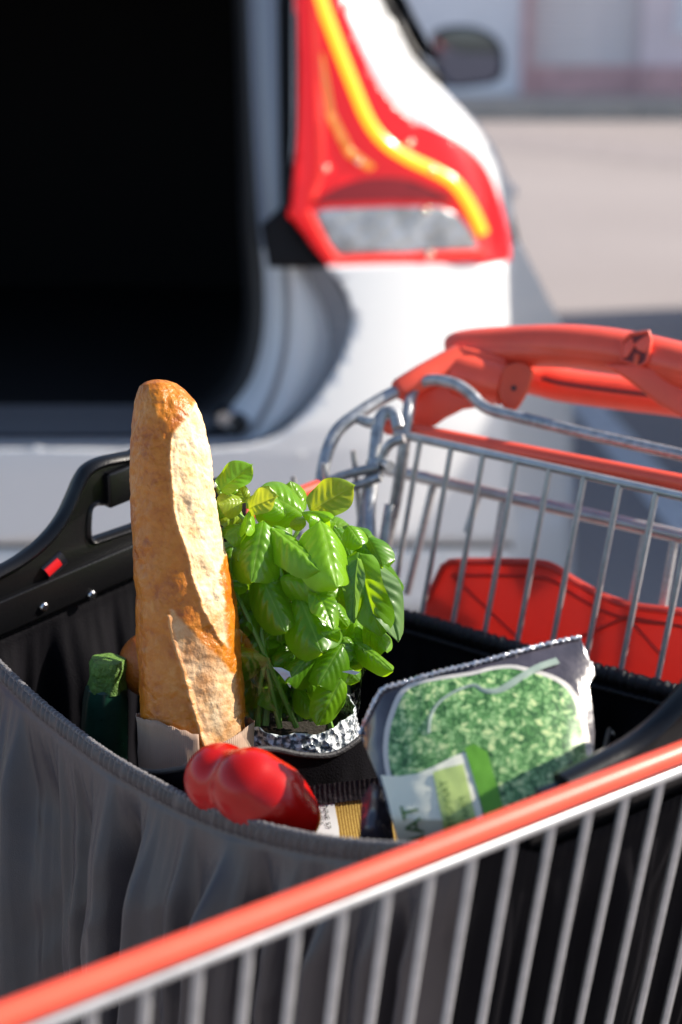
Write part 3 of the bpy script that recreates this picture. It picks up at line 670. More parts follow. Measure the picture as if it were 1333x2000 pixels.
# corners joining rims and bars
for name, a, b, c_ in (('corner_panel', fr[0], fb[0], SA), ('corner_panel', fb[-1], bk[0], SB), ('corner_panel', bk[-1], nb[-1], SC), ('corner_panel', nb[0], fr[-1], SD)):
    wall(name, [lerp(a, b, i / 8) for i in range(9)], 24, 20, M_nyl_shade, .4, (c_, c_))
def fline(pts, n, s0_, s1_): return [Vector((p.x, p.y, FZ + .001)) + lerp(s0_, s1_, i / (n - 1)) for i, p in enumerate(resample(pts, n))]
loopf = fline(fr, 24, SA, SD) + fline(nb, 10, SD, SC) + list(reversed(fline(bk, 12, SB, SC))) + list(reversed(fline(fb, 10, SA, SB)))
part('bag_floor', MB().add(loopf, [tuple(range(len(loopf)))]), M_nyl_shade, bag)
# hems
def hem(name, pts, r, m, n, amp, freq, flat=.6):
    pts = resample(pts, n); L = arclen(pts)[-1]
    rr = lambda u: r * (1 + amp * math.sin(u * L * freq + 4 * noise.noise((u * L * 60, 0, 1))) + .25 * noise.noise((u * L * 300, 2, 0)))
    return part(name, MB().tube([p + Vector((0, 0, -.001 + .0008 * noise.noise((i * .35, 0, 0)))) for i, p in enumerate(pts)], rr, 12, flat=flat), m, bag, sharp=180)
hem('front_hem', fr, .0016, M_hem_sun, 1400, .18, 1500, 1.2)
hem('back_hem', bk, .0050, M_hemdark, 500, .12, 900, 1.2)
hem('back_elastic', [p + Vector((0, 0, -.012)) - GN * .003 for p in bk], .0014, M_hemdark, 500, .2, 1500, 1.2)
# inner divider pocket behind the pepper
dv = [(255, 1500, 1.0), (300, 1508, .97), (345, 1503, .955), (410, 1490, .945), (478, 1468, .945), (530, 1463, .955), (590, 1474, .965), (650, 1474, .975), (700, 1445, .985), (740, 1405, 1.0)]
dl = smooth_line([P(*p) for p in dv], 8)
def dfn(u, v):
    i = round(u * (len(dl) - 1)); p = dl[i]; q = Vector((p.x, p.y, lerp(p.z, FZ + .002, v)))
    return q + Vector((.2, -1, 0)) * (.006 * noise.noise((u * 14, v * 2, 0)) * sstep(0, .2, v))
part('divider', MB().grid(dfn, len(dl), 24), M_nyl_shade, bag, sharp=180)
part('divider_hem', MB().tube(dl, .0018, 8), M_hemdark, bag)

# ================================================================== BAGUETTE
BT = [(742, 304, 8), (745, 305, 22), (752, 308, 36), (765, 314, 47), (785, 321, 58), (815, 327, 67), (850, 331, 74), (900, 334, 80), (1000, 342, 85), (1080, 351, 90), (1140, 360, 95), (1200, 366, 99), (1300, 372, 101), (1400, 378, 101), (1500, 384, 100), (1700, 396, 98), (2100, 412, 94), (2190, 415, 75), (2220, 416, 20)]
tB = lambda y: interp([(742, 1.04), (1500, 1.035), (2220, 1.09)], y)
bc = lambda y: P(interp([(a, b) for a, b, c in BT], y), y, tB(y))
axisB = (bc(1400) - bc(900)).normalized(); e1 = (CR - axisB * CR.dot(axisB)).normalized(); e2 = axisB.cross(e1)
if e2.dot(CF) > 0: e2 = -e2
L1 = [(740, 1.6), (770, 1.35), (800, .9), (830, .5), (850, .24), (872, .13), (900, .10), (1000, .10), (1040, .16), (1080, .27), (1140, .31), (1190, .42), (1230, .58), (1262, .72), (1285, .95), (2000, 3)]
H1 = [(740, .4), (770, .75), (800, 1.2), (990, 1.4), (1040, 1.3), (1080, 1.05), (1135, .78), (1200, .80), (1262, .82), (1280, .8), (2000, -3)]
L2 = [(1170, .1), (1184, -.24), (1240, -.19), (1300, -.02), (1360, .09), (1420, .22), (1460, .31), (1600, .5), (2000, .6)]
H2 = [(1170, -.9), (1184, -.2), (1205, -.02), (1230, .18), (1262, .45), (1300, .74), (1335, .92), (1450, .95), (2000, 1.0)]
def bread_mask(th, y):
    """signed angular distance into a pale slash, in screen-width units"""
    w = math.sin(th) if abs(th) < math.pi / 2 else (1 + (abs(th) - math.pi / 2)) * (1 if th > 0 else -1)
    j = .030 * noise.noise((y * .045, 0, 1)) + .02 * noise.noise((y * .15, 3, 1)); j2 = .07 * noise.noise((y * .03, 7, 2)) + .05 * noise.noise((y * .12, 9, 2))
    a = min(w - interp(L1, y) - j, interp(H1, y) + j2 - w); b = min(w - interp(L2, y) - j, interp(H2, y) + j2 - w)
    la = w - interp(L1, y) - j if y < 1262 else 9; lb = w - interp(L2, y) - j if y > 1195 else 9
    return max(a, b), (la if abs(la) < abs(lb) else lb), w
NU, NV = 240, 420
ys = [742 + (2220 - 742) * (i / (NV - 1)) ** 1.25 for i in range(NV)]
bv = []; cols = []
for y in ys:
    c = bc(y); r = interp([(a, c_) for a, b, c_ in BT], y) * tB(y) / FPX
    for i in range(NU):
        th = -math.pi + 2 * math.pi * i / NU
        d, la, w = bread_mask(th, y); pale = sstep(-.015, .03, d) if y < 1180 else .85 * sstep(-.03, .07, d) * (.75 + .5 * noise.noise((th * 3, y * .02, 4)))
        u3 = Vector((math.sin(th), math.cos(th), y * .012))
        n1 = noise.noise(u3 * 2.2); n2 = noise.noise(u3 * 7 + Vector((5, 0, 0))); n3 = noise.noise(u3 * 18)
        vor = noise.voronoi(Vector((math.sin(th) * 5, math.cos(th) * 5, y * .055)))[0][0]
        off = n1 * .0013 + n2 * .0004 + (1 - pale) * (n3 * .00015 + min(.5, vor) * .0003)
        off += -.0012 * pale * sstep(0, .25, d) + pale * (n3 * .0003 + noise.noise((th * 6, y * .16, 2)) * .0006)
        off += .0017 * math.exp(-((la + .025) / .04) ** 2) * (1 if -1 < d < .4 else 0) * sstep(835, 885, y)
        rr_ = r + off * min(1, r / .02)
        p = c + e1 * (math.sin(th) * rr_) + e2 * (math.cos(th) * rr_ * .96)
        bv.append(p)
        toast = .5 + .5 * noise.noise(u3 * 1.6 + Vector((0, 9, 0))) + .35 * n2 + .25 * n3
        cols.append((pale, min(1, max(0, toast)), math.exp(-((la + .02) / .025) ** 2) * (1 if -.3 < d < .2 else 0), 1))
bf = [(j * NU + i, j * NU + (i + 1) % NU, (j + 1) * NU + (i + 1) % NU, (j + 1) * NU + i) for j in range(NV - 1) for i in range(NU)]
bf += [tuple(range(NU)), tuple((NV - 1) * NU + i for i in range(NU))]
bread_mb = MB().add(bv, bf); bmesh_ = bpy.data.meshes.new('baguette'); bmesh_.from_pydata(bread_mb.v, [], bread_mb.f)
bm = bmesh.new(); bm.from_mesh(bmesh_); bmesh.ops.recalc_face_normals(bm, faces=bm.faces); bm.to_mesh(bmesh_); bm.free()
ca = bmesh_.color_attributes.new('crust', 'FLOAT_COLOR', 'POINT'); ca.data.foreach_set('color', [c for q in cols for c in q]); finish(bmesh_, 180)
def bread_material():
    m = bpy.data.materials.new('bread crust'); m.use_nodes = True; N = m.node_tree.nodes; L = m.node_tree.links; b = N['Principled BSDF']
    at = N.new('ShaderNodeAttribute'); at.attribute_name = 'crust'; sp = N.new('ShaderNodeSeparateColor'); L.new(at.outputs['Color'], sp.inputs[0])
    tc = N.new('ShaderNodeTexCoord'); nz = N.new('ShaderNodeTexNoise'); nz.inputs['Scale'].default_value = 70; nz.inputs['Detail'].default_value = 8; nz.inputs['Roughness'].default_value = .7
    nf = N.new('ShaderNodeTexNoise'); nf.inputs['Scale'].default_value = 420; nf.inputs['Detail'].default_value = 6
    vo = N.new('ShaderNodeTexVoronoi'); vo.inputs['Scale'].default_value = 110; vo.feature = 'DISTANCE_TO_EDGE'
    for n in (nz, nf, vo): L.new(tc.outputs['Object'], n.inputs['Vector'])
    ad = N.new('ShaderNodeMath'); ad.operation = 'MULTIPLY_ADD'; ad.inputs[1].default_value = .7; L.new(sp.outputs[1], ad.inputs[0]); L.new(nz.outputs[0], ad.inputs[2])
    sb_ = N.new('ShaderNodeMath'); sb_.operation = 'SUBTRACT'; sb_.inputs[1].default_value = .40; L.new(ad.outputs[0], sb_.inputs[0])
    cr = N.new('ShaderNodeValToRGB'); e = cr.color_ramp.elements
    e[0].position = .15; e[0].color = (.36, .09, .005, 1); e[1].position = .85; e[1].color = (.58, .235, .04, 1)
    x = e.new(.38); x.color = (.48, .145, .006, 1); x = e.new(.65); x.color = (.53, .18, .012, 1)
    L.new(sb_.outputs[0], cr.inputs[0])
    pr = N.new('ShaderNodeValToRGB'); e = pr.color_ramp.elements; e[0].position = .3; e[0].color = (.56, .29, .09, 1); e[1].position = .60; e[1].color = (.80, .62, .38, 1); L.new(nz.outputs[0], pr.inputs[0])
    mx = N.new('ShaderNodeMix'); mx.data_type = 'RGBA'; L.new(sp.outputs[0], mx.inputs[0]); L.new(cr.outputs[0], mx.inputs[6]); L.new(pr.outputs[0], mx.inputs[7])
    m3 = N.new('ShaderNodeMix'); m3.data_type = 'RGBA'; m3.inputs[7].default_value = (.66, .42, .19, 1)
    ml = N.new('ShaderNodeMath'); ml.operation = 'MULTIPLY'; ml.inputs[1].default_value = .5; L.new(sp.outputs[2], ml.inputs[0]); L.new(ml.outputs[0], m3.inputs[0]); L.new(mx.outputs[2], m3.inputs[6])
    L.new(m3.outputs[2], b.inputs['Base Color'])
    rg = N.new('ShaderNodeMapRange'); rg.inputs[3].default_value = .30; rg.inputs[4].default_value = .8; L.new(sp.outputs[0], rg.inputs[0]); L.new(rg.outputs[0], b.inputs['Roughness'])
    hs_ = N.new('ShaderNodeMath'); hs_.operation = 'MULTIPLY_ADD'; hs_.inputs[1].default_value = .5; L.new(nf.outputs[0], hs_.inputs[0]); L.new(nz.outputs[0], hs_.inputs[2])
    h2 = N.new('ShaderNodeMath'); h2.operation = 'MULTIPLY_ADD'; h2.inputs[1].default_value = 1.0; L.new(vo.outputs[0], h2.inputs[0]); L.new(hs_.outputs[0], h2.inputs[2])
    bp = N.new('ShaderNodeBump'); bp.inputs['Strength'].default_value = .85; bp.inputs['Distance'].default_value = .0013; L.new(h2.outputs[0], bp.inputs['Height']); L.new(bp.outputs[0], b.inputs['Normal'])
    return m
bg = link('baguette', bmesh_, bread_material()); tag(bg, 'golden crusty baguette with pale slashes standing in brown paper', 'bread')
# paper sleeve
M_paper = mat('brown kraft paper', (.33, .22, .155), .8, bump=.2, bscale=500, var=.06, vscale=60)
nt = M_paper.node_tree; wv = nt.nodes.new('ShaderNodeTexWave'); wv.inputs['Scale'].default_value = 260; wv.bands_direction = 'X'
tcw = nt.nodes.new('ShaderNodeTexCoord'); nt.links.new(tcw.outputs['Object'], wv.inputs['Vector']); bpw = nt.nodes.new('ShaderNodeBump'); bpw.inputs['Strength'].default_value = .35; bpw.inputs['Distance'].default_value = .0006
nt.links.new(wv.outputs[1], bpw.inputs['Height']); nt.links.new(bpw.outputs[0], nt.nodes['Principled BSDF'].inputs['Normal'])
def paper_sheet(name, th0, th1, top, kk, n=90, nv=30):
    def fn(u, v):
        th = lerp(th0, th1, u); w = math.sin(th) if abs(th) < math.pi / 2 else (1 if th > 0 else -1)
        y = lerp(top(th), 2150, v ** 1.2); c = bc(y); r = interp([(a, c_) for a, b, c_ in BT], min(y, 2050)) * tB(y) / FPX
        r = r * kk + .0008 + .0022 * (.5 + noise.noise((th * 2.2, y * .012, kk * 9))) + .0008 * abs(noise.noise((th * 6, y * .03, 1)))
        return c + e1 * (math.sin(th) * r) + e2 * (math.cos(th) * r)
    return MB().grid(fn, n, nv)
pp = thing('paper_sleeve', bc(2210), 'brown ribbed paper wrapped round the foot of the baguette', 'paper sleeve')
t1 = lambda th: interp([(-3.2, 1400), (-1.6, 1384), (-.6, 1392), (.15, 1424), (.2, 1427)], th) + 3 * noise.noise((th * 9, 0, 0))
t2 = lambda th: interp([(-.75, 1520), (-.45, 1496), (.1, 1462), (.6, 1444), (1.2, 1424), (1.8, 1418), (3.3, 1405)], th) + 3 * noise.noise((th * 9, 5, 0))
solid(part('paper_flap', paper_sheet('paper_flap', -3.1, .17, t1, 1.035), M_paper, pp, sharp=180), .0006)
solid(part('paper_wrap', paper_sheet('paper_wrap', -.75, 3.3, t2, 1.06), M_paper, pp, sharp=180), .0006)

# ================================================================== BASIL
def leaf_material(name, base, base2, trans, veinc, rough=.32):
    m = bpy.data.materials.new(name); m.use_nodes = True; N = m.node_tree.nodes; L = m.node_tree.links; b = N['Principled BSDF']; out = N['Material Output']
    uv = N.new('ShaderNodeUVMap'); sx = N.new('ShaderNodeSeparateXYZ'); L.new(uv.outputs[0], sx.inputs[0])
    def mth(op, a, bb=None):
        n = N.new('ShaderNodeMath'); n.operation = op
        for i, q in enumerate((a, bb)):
            if q is None: continue
            if isinstance(q, (int, float)): n.inputs[i].default_value = q
            else: L.new(q, n.inputs[i])
        return n.outputs[0]
    au = mth('ABSOLUTE', mth('SUBTRACT', mth('MULTIPLY', sx.outputs[0], 2), 1))
    mid = mth('LESS_THAN', au, .03)
    lat = mth('LESS_THAN', mth('FRACT', mth('SUBTRACT', mth('MULTIPLY', sx.outputs[1], 6.5), mth('MULTIPLY', au, 1.6))), .06)
    vein = mth('MAXIMUM', mid, mth('MULTIPLY', lat, .28))
    tc = N.new('ShaderNodeTexCoord'); nz = N.new('ShaderNodeTexNoise'); nz.inputs['Scale'].default_value = 4; nz.inputs['Detail'].default_value = 5; L.new(tc.outputs['Object'], nz.inputs['Vector'])
    oi = N.new('ShaderNodeObjectInfo')
    mx = N.new('ShaderNodeMix'); mx.data_type = 'RGBA'; mx.inputs[6].default_value = (*base, 1); mx.inputs[7].default_value = (*base2, 1)
    L.new(mth('MULTIPLY', mth('ADD', mth('MULTIPLY', nz.outputs[0], .8), mth('MULTIPLY', oi.outputs['Random'], 1.2)), .5), mx.inputs[0])
    m2 = N.new('ShaderNodeMix'); m2.data_type = 'RGBA'; L.new(mth('MULTIPLY', vein, .5), m2.inputs[0]); L.new(mx.outputs[2], m2.inputs[6]); m2.inputs[7].default_value = (*veinc, 1)
    L.new(m2.outputs[2], b.inputs['Base Color']); b.inputs['Roughness'].default_value = rough; b.inputs['Coat Weight'].default_value = .18; b.inputs['Coat Roughness'].default_value = .16
    bp = N.new('ShaderNodeBump'); bp.inputs['Strength'].default_value = .35; bp.inputs['Distance'].default_value = .0012; bp.invert = True; L.new(vein, bp.inputs['Height']); L.new(bp.outputs[0], b.inputs['Normal'])
    tr = N.new('ShaderNodeBsdfTranslucent'); tr.inputs[0].default_value = (*trans, 1); ms = N.new('ShaderNodeMixShader'); ms.inputs[0].default_value = .45
    L.new(b.outputs[0], ms.inputs[1]); L.new(tr.outputs[0], ms.inputs[2]); L.new(ms.outputs[0], out.inputs[0]); return m
M_leaf = leaf_material('basil leaf', (.045, .16, .006), (.20, .42, .014), (.42, .68, .012), (.30, .48, .08))
M_young = leaf_material('young basil leaf', (.20, .34, .015), (.32, .42, .03), (.55, .60, .02), (.42, .5, .1))
M_mid = leaf_material('light basil leaf', (.10, .28, .008), (.24, .48, .018), (.50, .78, .015), (.34, .54, .08))
M_dull = leaf_material('pale basil underside', (.12, .24, .07), (.17, .30, .10), (.22, .40, .06), (.25, .4, .15), .5)
M_stem = mat('basil stem', (.14, .28, .04), .45, var=.2, vscale=40)
def leaf_mesh(k, cup, droop, fold, twist, wave):
    nu, nv = 25, 49; vs_ = []; fs = []; uvs = []
    for j in range(nv):
        v = j / (nv - 1); wd_ = .36 * math.sqrt(max(0, 1 - ((min(v, .93) - .46) / .5) ** 2)) * (1 if v < .93 else (1 - v) / .07) * (1 if v > .04 else v / .04) + .004
        for i in range(nu):
            u = -1 + 2 * i / (nu - 1); x = u * wd_
            z = -cup * (u * u) * wd_ * 1.1 + fold * abs(u) * wd_ - droop * v * v * .5 - .013 * math.exp(-(u / .08) ** 2)
            ph = v * 6.5 - abs(u) * 1.6
            z += .022 * math.sin(math.pi * ph) ** 2 * (1 - u ** 4) * min(1, abs(u) * 4) * math.sin(math.pi * v)
            z += wave * math.sin(v * 9 + k * 2 + (3 if u > 0 else 0)) * u * u * .085 + .03 * noise.noise((u * 1.3 + k * 5, v * 2.5, k))
            a = twist * v; ca_, sa_ = math.cos(a), math.sin(a)
            vs_.append((x * ca_ + z * sa_ * .0, v, z + x * sa_)); uvs.append((i / (nu - 1), v))
    for j in range(nv - 1):
        for i in range(nu - 1): fs.append((j * nu + i, j * nu + i + 1, (j + 1) * nu + i + 1, (j + 1) * nu + i))
    m = bpy.data.meshes.new('leaf'); m.from_pydata(vs_, [], fs); l = m.uv_layers.new(name='UVMap')
    l.data.foreach_set('uv', [c for p in m.polygons for li in p.loop_indices for c in uvs[m.loops[li].vertex_index]]); finish(m, 180); return m
LV = [(0, .75, .40, 0, .12, .5), (1, .95, .6, 0, -.2, .6), (2, .3, .6, .2, .25, 1.0), (3, 1.0, .55, 0, .05, .4), (4, .1, .35, .3, -.2, .8)]
LM = {}
def leafm(k, m):
    if (k, m.name) not in LM:
        me = leaf_mesh(*LV[k]); me.materials.append(m); LM[(k, m.name)] = me
    return LM[(k, m.name)]
tP = 1.075; pot_c = P(574, 1398, tP)
basil = thing('basil_plant', Vector((pot_c.x, pot_c.y, FZ)), 'potted green basil plant in clear film beside the baguette', 'plant')
def leaf(bx, by, tx, ty, wpx, t=1.06, dt=0.0, k=0, m=None, up=.35, rt=0.0, zoom=True):
    m = m or M_leaf
    if zoom: bx, by, tx, ty, wpx = 350 + bx / 2.666, 850 + by / 2.666, 350 + tx / 2.666, 850 + ty / 2.666, wpx / 2.666
    tx, ty = lerp(bx, tx, .90), lerp(by, ty, .90)
    a = P(bx, by, t); b = P(tx, ty, t - dt); ax = b - a; ln = ax.length; ax.normalize()
    nh = -CF + CU * up + CR * rt; nn = (nh - ax * nh.dot(ax)).normalized(); sd = ax.cross(nn).normalized()
    W = wpx * 1.18 * t / FPX / .70
    M = Matrix(((sd.x * W, ax.x * ln, nn.x * ln, a.x), (sd.y * W, ax.y * ln, nn.y * ln, a.y), (sd.z * W, ax.z * ln, nn.z * ln, a.z), (0, 0, 0, 1)))
    link('leaf', leafm(k, m), None, basil, M)
    stem(a, sd)
STM = []
def stem(a, sd): STM.append(a)
Y_, D_ = M_young, M_dull
LEAVES = [
 # back layer
 (560, 560, 420, 420, 170, 1.11, 0, 0), (700, 520, 900, 440, 150, 1.12, 0, 1), (930, 540, 1160, 640, 190, 1.10, 0, 0, None, .8), (930, 600, 1165, 810, 240, 1.10, .02, 3, None, .5, .3),
 (330, 600, 250, 760, 130, 1.11, 0, 1), (860, 780, 1000, 900, 150, 1.11, 0, 0), (300, 850, 330, 1060, 130, 1.10, .02, 0), (560, 800, 420, 900, 150, 1.11, 0, 3),
 (700, 820, 560, 900, 170, 1.11, 0, 1), (880, 900, 1080, 1060, 170, 1.11, .0, 1), (600, 1000, 480, 1130, 150, 1.10, 0, 0), (760, 1050, 900, 1190, 150, 1.10, 0, 3), (640, 1150, 520, 1260, 130, 1.10, 0, 1),
 (450, 1090, 340, 1220, 140, 1.10, 0, 0), (840, 1180, 960, 1290, 110, 1.10, 0, 3), (560, 1240, 640, 1400, 130, 1.09, 0, 1), (420, 700, 330, 830, 120, 1.11, 0, 3), (640, 640, 760, 800, 160, 1.11, 0, 0), (480, 960, 600, 1090, 140, 1.10, 0, 2),
 (420, 900, 330, 1060, 150, 1.085, .02, 3), (520, 1010, 400, 1060, 130, 1.08, .01, 0), (400, 960, 470, 1130, 130, 1.075, .02, 1), (620, 1180, 690, 1290, 110, 1.065, .01, 3), (540, 1150, 440, 1260, 120, 1.065, .01, 3), (350, 1100, 420, 1240, 110, 1.08, .01, 0), (760, 1190, 830, 1330, 110, 1.07, .01, 1), (500, 560, 560, 700, 140, 1.08, .02, 1), (860, 700, 960, 850, 140, 1.09, .02, 0), (300, 520, 260, 660, 130, 1.08, .02, 0), (390, 820, 300, 960, 120, 1.08, .02, 1),
 # upper left
 (215, 290, 388, 122, 130, 1.05, .0, 4, None, .3, -.4), (330, 340, 205, 350, 120, 1.05, .01, 0, Y_), (350, 350, 305, 238, 62, 1.06, .0, 2, Y_), (362, 385, 505, 300, 115, 1.05, .015, 4, Y_, .5), (320, 380, 215, 450, 100, 1.06, .015, 0, Y_), (370, 390, 350, 470, 66, 1.05, .02, 1),
 (650, 415, 425, 250, 215, 1.075, .01, 3, None, .5), (640, 400, 590, 215, 130, 1.09, .0, 0, None, .2, .5), (688, 395, 922, 240, 165, 1.065, .01, 4, Y_, .25, -.2), (640, 405, 760, 400, 80, 1.06, .02, 1), (660, 440, 560, 470, 60, 1.06, 0, 0, Y_),
 # middle
 (440, 445, 370, 748, 220, 1.045, .025, 3, None, .35), (430, 470, 480, 640, 110, 1.05, .01, 1), (485, 480, 762, 668, 165, 1.045, .025, 0, None, .7, .3), (470, 600, 700, 690, 140, 1.06, .02, 1, Y_, .6), (735, 445, 860, 770, 245, 1.04, .025, 3, None, .55, .35),
 (525, 745, 775, 735, 165, 1.04, .015, 3, None, .6), (405, 685, 560, 1015, 185, 1.045, .03, 0, None, .3), (270, 770, 372, 790, 60, 1.05, .0, 1), (330, 790, 345, 1045, 110, 1.07, .01, 1),
 (575, 940, 372, 1090, 150, 1.06, .02, 3), (620, 830, 740, 1100, 240, 1.04, .03, 3, None, .3), (710, 800, 820, 980, 120, 1.035, .02, 2, None, .3, .3), (690, 1060, 838, 1000, 90, 1.025, .005, 1), (780, 885, 900, 1010, 100, 1.065, .0, 0),
 (935, 610, 1000, 1072, 170, 1.05, .02, 2, None, .1, -.5), (930, 640, 880, 1000, 100, 1.045, .01, 4, D_, .1, -.4), (985, 645, 1190, 1065, 175, 1.055, .02, 2, D_, .15, .3),
 # lower
 (475, 1165, 322, 1125, 110, 1.05, .02, 3), (530, 1190, 545, 1080, 80, 1.055, .0, 1), (850, 1090, 720, 1285, 165, 1.035, .02, 3, None, .4), (790, 1090, 895, 1170, 125, 1.05, .01, 3), (705, 1120, 560, 1265, 130, 1.035, .02, 3, None, .45), (600, 1130, 490, 1190, 90, 1.045, .01, 0),
 (690, 1090, 580, 1120, 80, 1.05, .0, 0), (915, 1075, 1125, 1210, 95, 1.05, .02, 0, None, .6), (865, 1130, 965, 1175, 85, 1.06, .01, 1), (845, 1262, 715, 1532, 140, 1.03, .01, 0, None, .2, .2), (680, 1262, 700, 1355, 52, 1.04, .0, 1), (560, 1280, 640, 1430, 100, 1.075, .01, 0), (440, 1190, 400, 1300, 90, 1.075, .01, 1),
]
for L_ in LEAVES:
    L_ = list(L_) + [None] * (9 - len(L_)) if len(L_) < 9 else list(L_)
    if L_[8] is None and L_[1] < 520 and L_[5] < 1.085: L_[8] = M_mid
    leaf(*L_)
for L_ in ((300, 420, 215, 330, 110, 1.055, .01, 3, M_mid, .6), (330, 470, 235, 520, 120, 1.05, .01, 3, M_mid, .5), (420, 380, 470, 250, 110, 1.06, 0, 0, Y_, .4), (300, 300, 220, 210, 90, 1.06, 0, 3, M_mid, .4), (560, 420, 480, 330, 110, 1.06, .01, 3, M_mid, .6), (780, 470, 700, 400, 90, 1.05, .01, 3, M_mid, .8), (880, 470, 960, 560, 110, 1.06, .01, 3, M_mid, .7), (400, 560, 300, 640, 120, 1.045, .01, 3, None, .4), (260, 640, 300, 740, 100, 1.05, .01, 0, None, .4)): leaf(*L_)
rl = random.Random(21)
for i in range(120):
    cx_ = rl.uniform(260, 1000); cy_ = rl.uniform(430, 1330)
    if i > 60: cx_ = rl.uniform(300, 700); cy_ = rl.uniform(800, 1360)
    if cy_ > 1050 and cx_ > 880: continue
    ln_ = rl.uniform(95, 175); an_ = math.radians(90 - (cx_ - 600) * .10 + rl.uniform(-65, 65))
    leaf(cx_, cy_, cx_ + ln_ * math.cos(an_), cy_ + ln_ * math.sin(an_), ln_ * rl.uniform(.62, .85), rl.uniform(1.055, 1.095), rl.uniform(-.005, .025), rl.choice((0, 1, 3, 3)), None, rl.uniform(.1, 1.0), rl.uniform(-.6, .6))
# stems
root = P(574, 1396, tP)
for i, a in enumerate(STM):
    if i % 6: continue
    r0_ = root + Vector((random.uniform(-.026, .026), random.uniform(-.022, .022), 0)); mdl = lerp(r0_, a, .55) + Vector((random.uniform(-.008, .008), random.uniform(-.004, .012), .02))
    part('stem', MB().tube(smooth_line([r0_, mdl, a + Vector((0, .004, -.004)), a], 4), lambda u: .0019 - .0009 * u, 6), M_stem, basil)
# pot, crumpled collar, film
M_pot = mat('black plant pot', (.012, .012, .013), .5)
zt = pot_c.z
pr_ = [(.026, FZ + .012), (.030, FZ + .014), (.037, zt - .03), (.0385, zt - .018), (.0385, zt - .008), (.036, zt - .008), (.035, zt - .014), (.002, zt - .014)]
def lathe(prof, c, n=40): return MB().grid(lambda u, v: Vector((c.x + prof[round(v * (len(prof) - 1))][0] * math.cos(u * 6.28318), c.y + prof[round(v * (len(prof) - 1))][0] * math.sin(u * 6.28318), prof[round(v * (len(prof) - 1))][1])), n, len(prof), True)
part('pot', lathe([(.002, FZ + .003)] + pr_, pot_c), M_pot, basil)
M_soil = mat('potting soil', (.02, .014, .01), .95, bump=1, bscale=300)
part('soil', lathe([(.001, zt - .008), (.02, zt - .007), (.0355, zt - .010)], pot_c), M_soil, basil)
def crumple_material():
    m = mat('crumpled film', (.5, .54, .58), .16); N = m.node_tree.nodes; L = m.node_tree.links; b = N['Principled BSDF']
    tc = N.new('ShaderNodeTexCoord'); v = N.new('ShaderNodeTexVoronoi'); v.inputs['Scale'].default_value = 210; n = N.new('ShaderNodeTexNoise'); n.inputs['Scale'].default_value = 260; n.inputs['Detail'].default_value = 4
    L.new(tc.outputs['Object'], v.inputs['Vector']); L.new(tc.outputs['Object'], n.inputs['Vector'])
    cr = N.new('ShaderNodeValToRGB'); cr.color_ramp.elements[0].position = .42; cr.color_ramp.elements[0].color = (.10, .12, .14, 1); cr.color_ramp.elements[1].position = .54; cr.color_ramp.elements[1].color = (.72, .76, .80, 1)
    L.new(n.outputs[0], cr.inputs[0]); L.new(cr.outputs[0], b.inputs['Base Color'])
    bp = N.new('ShaderNodeBump'); bp.inputs['Strength'].default_value = 1; bp.inputs['Distance'].default_value = .003; L.new(v.outputs[0], bp.inputs['Height']); L.new(bp.outputs[0], b.inputs['Normal']); return m
M_crump = crumple_material()
def collar(u, v):
    a = u * 6.28318; r = lerp(.0400, .0435, v) + .0018 * noise.noise((math.cos(a) * 5, math.sin(a) * 5, v * 3)) + .0012 * noise.noise((math.cos(a) * 14, math.sin(a) * 14, v * 8))
    return Vector((pot_c.x + r * math.cos(a), pot_c.y + r * math.sin(a), zt + lerp(.006, -.014, v) + .004 * noise.noise((math.cos(a) * 4, math.sin(a) * 4, 4))))
solid(part('film_collar', MB().grid(collar, 160, 14, True), M_crump, basil, sharp=30), .0008)
def film_material():
    m = bpy.data.materials.new('clear film'); m.use_nodes = True; N = m.node_tree.nodes; L = m.node_tree.links; out = N['Material Output']; N.remove(N['Principled BSDF'])
    tr = N.new('ShaderNodeBsdfTransparent'); tr.inputs[0].default_value = (.93, .95, .95, 1); gl_ = N.new('ShaderNodeBsdfGlossy'); gl_.inputs['Roughness'].default_value = .16
    lw = N.new('ShaderNodeLayerWeight'); lw.inputs[0].default_value = .25; tc = N.new('ShaderNodeTexCoord'); n = N.new('ShaderNodeTexNoise'); n.inputs['Scale'].default_value = 55; n.inputs['Detail'].default_value = 3
    L.new(tc.outputs['Object'], n.inputs['Vector']); bp = N.new('ShaderNodeBump'); bp.inputs['Strength'].default_value = .8; bp.inputs['Distance'].default_value = .004; L.new(n.outputs[0], bp.inputs['Height'])
    L.new(bp.outputs[0], gl_.inputs['Normal']); L.new(bp.outputs[0], lw.inputs['Normal'])
    mr_ = N.new('ShaderNodeMapRange'); mr_.inputs[3].default_value = .02; mr_.inputs[4].default_value = .14; L.new(lw.outputs['Facing'], mr_.inputs[0])
    ms = N.new('ShaderNodeMixShader'); L.new(mr_.outputs[0], ms.inputs[0]); L.new(tr.outputs[0], ms.inputs[1]); L.new(gl_.outputs[0], ms.inputs[2]); L.new(ms.outputs[0], out.inputs[0]); return m
M_film = film_material()
def sleeve(u, v):
    a = u * 6.28318; r = lerp(.0415, .052, v) + .004 * noise.noise((math.cos(a) * 3, math.sin(a) * 3, v * 2)) + .0015 * noise.noise((math.cos(a) * 9, math.sin(a) * 9, v * 5))
    tp = .062 + .014 * noise.noise((math.cos(a) * 2.5, math.sin(a) * 2.5, 9))
    return Vector((pot_c.x + r * math.cos(a), pot_c.y + r * math.sin(a), zt + .006 + tp * v))
part('film_sleeve', MB().grid(sleeve, 110, 20, True), M_film, basil, sharp=180)
M_whitefilm = mat('white film fold', (.6, .63, .66), .2)
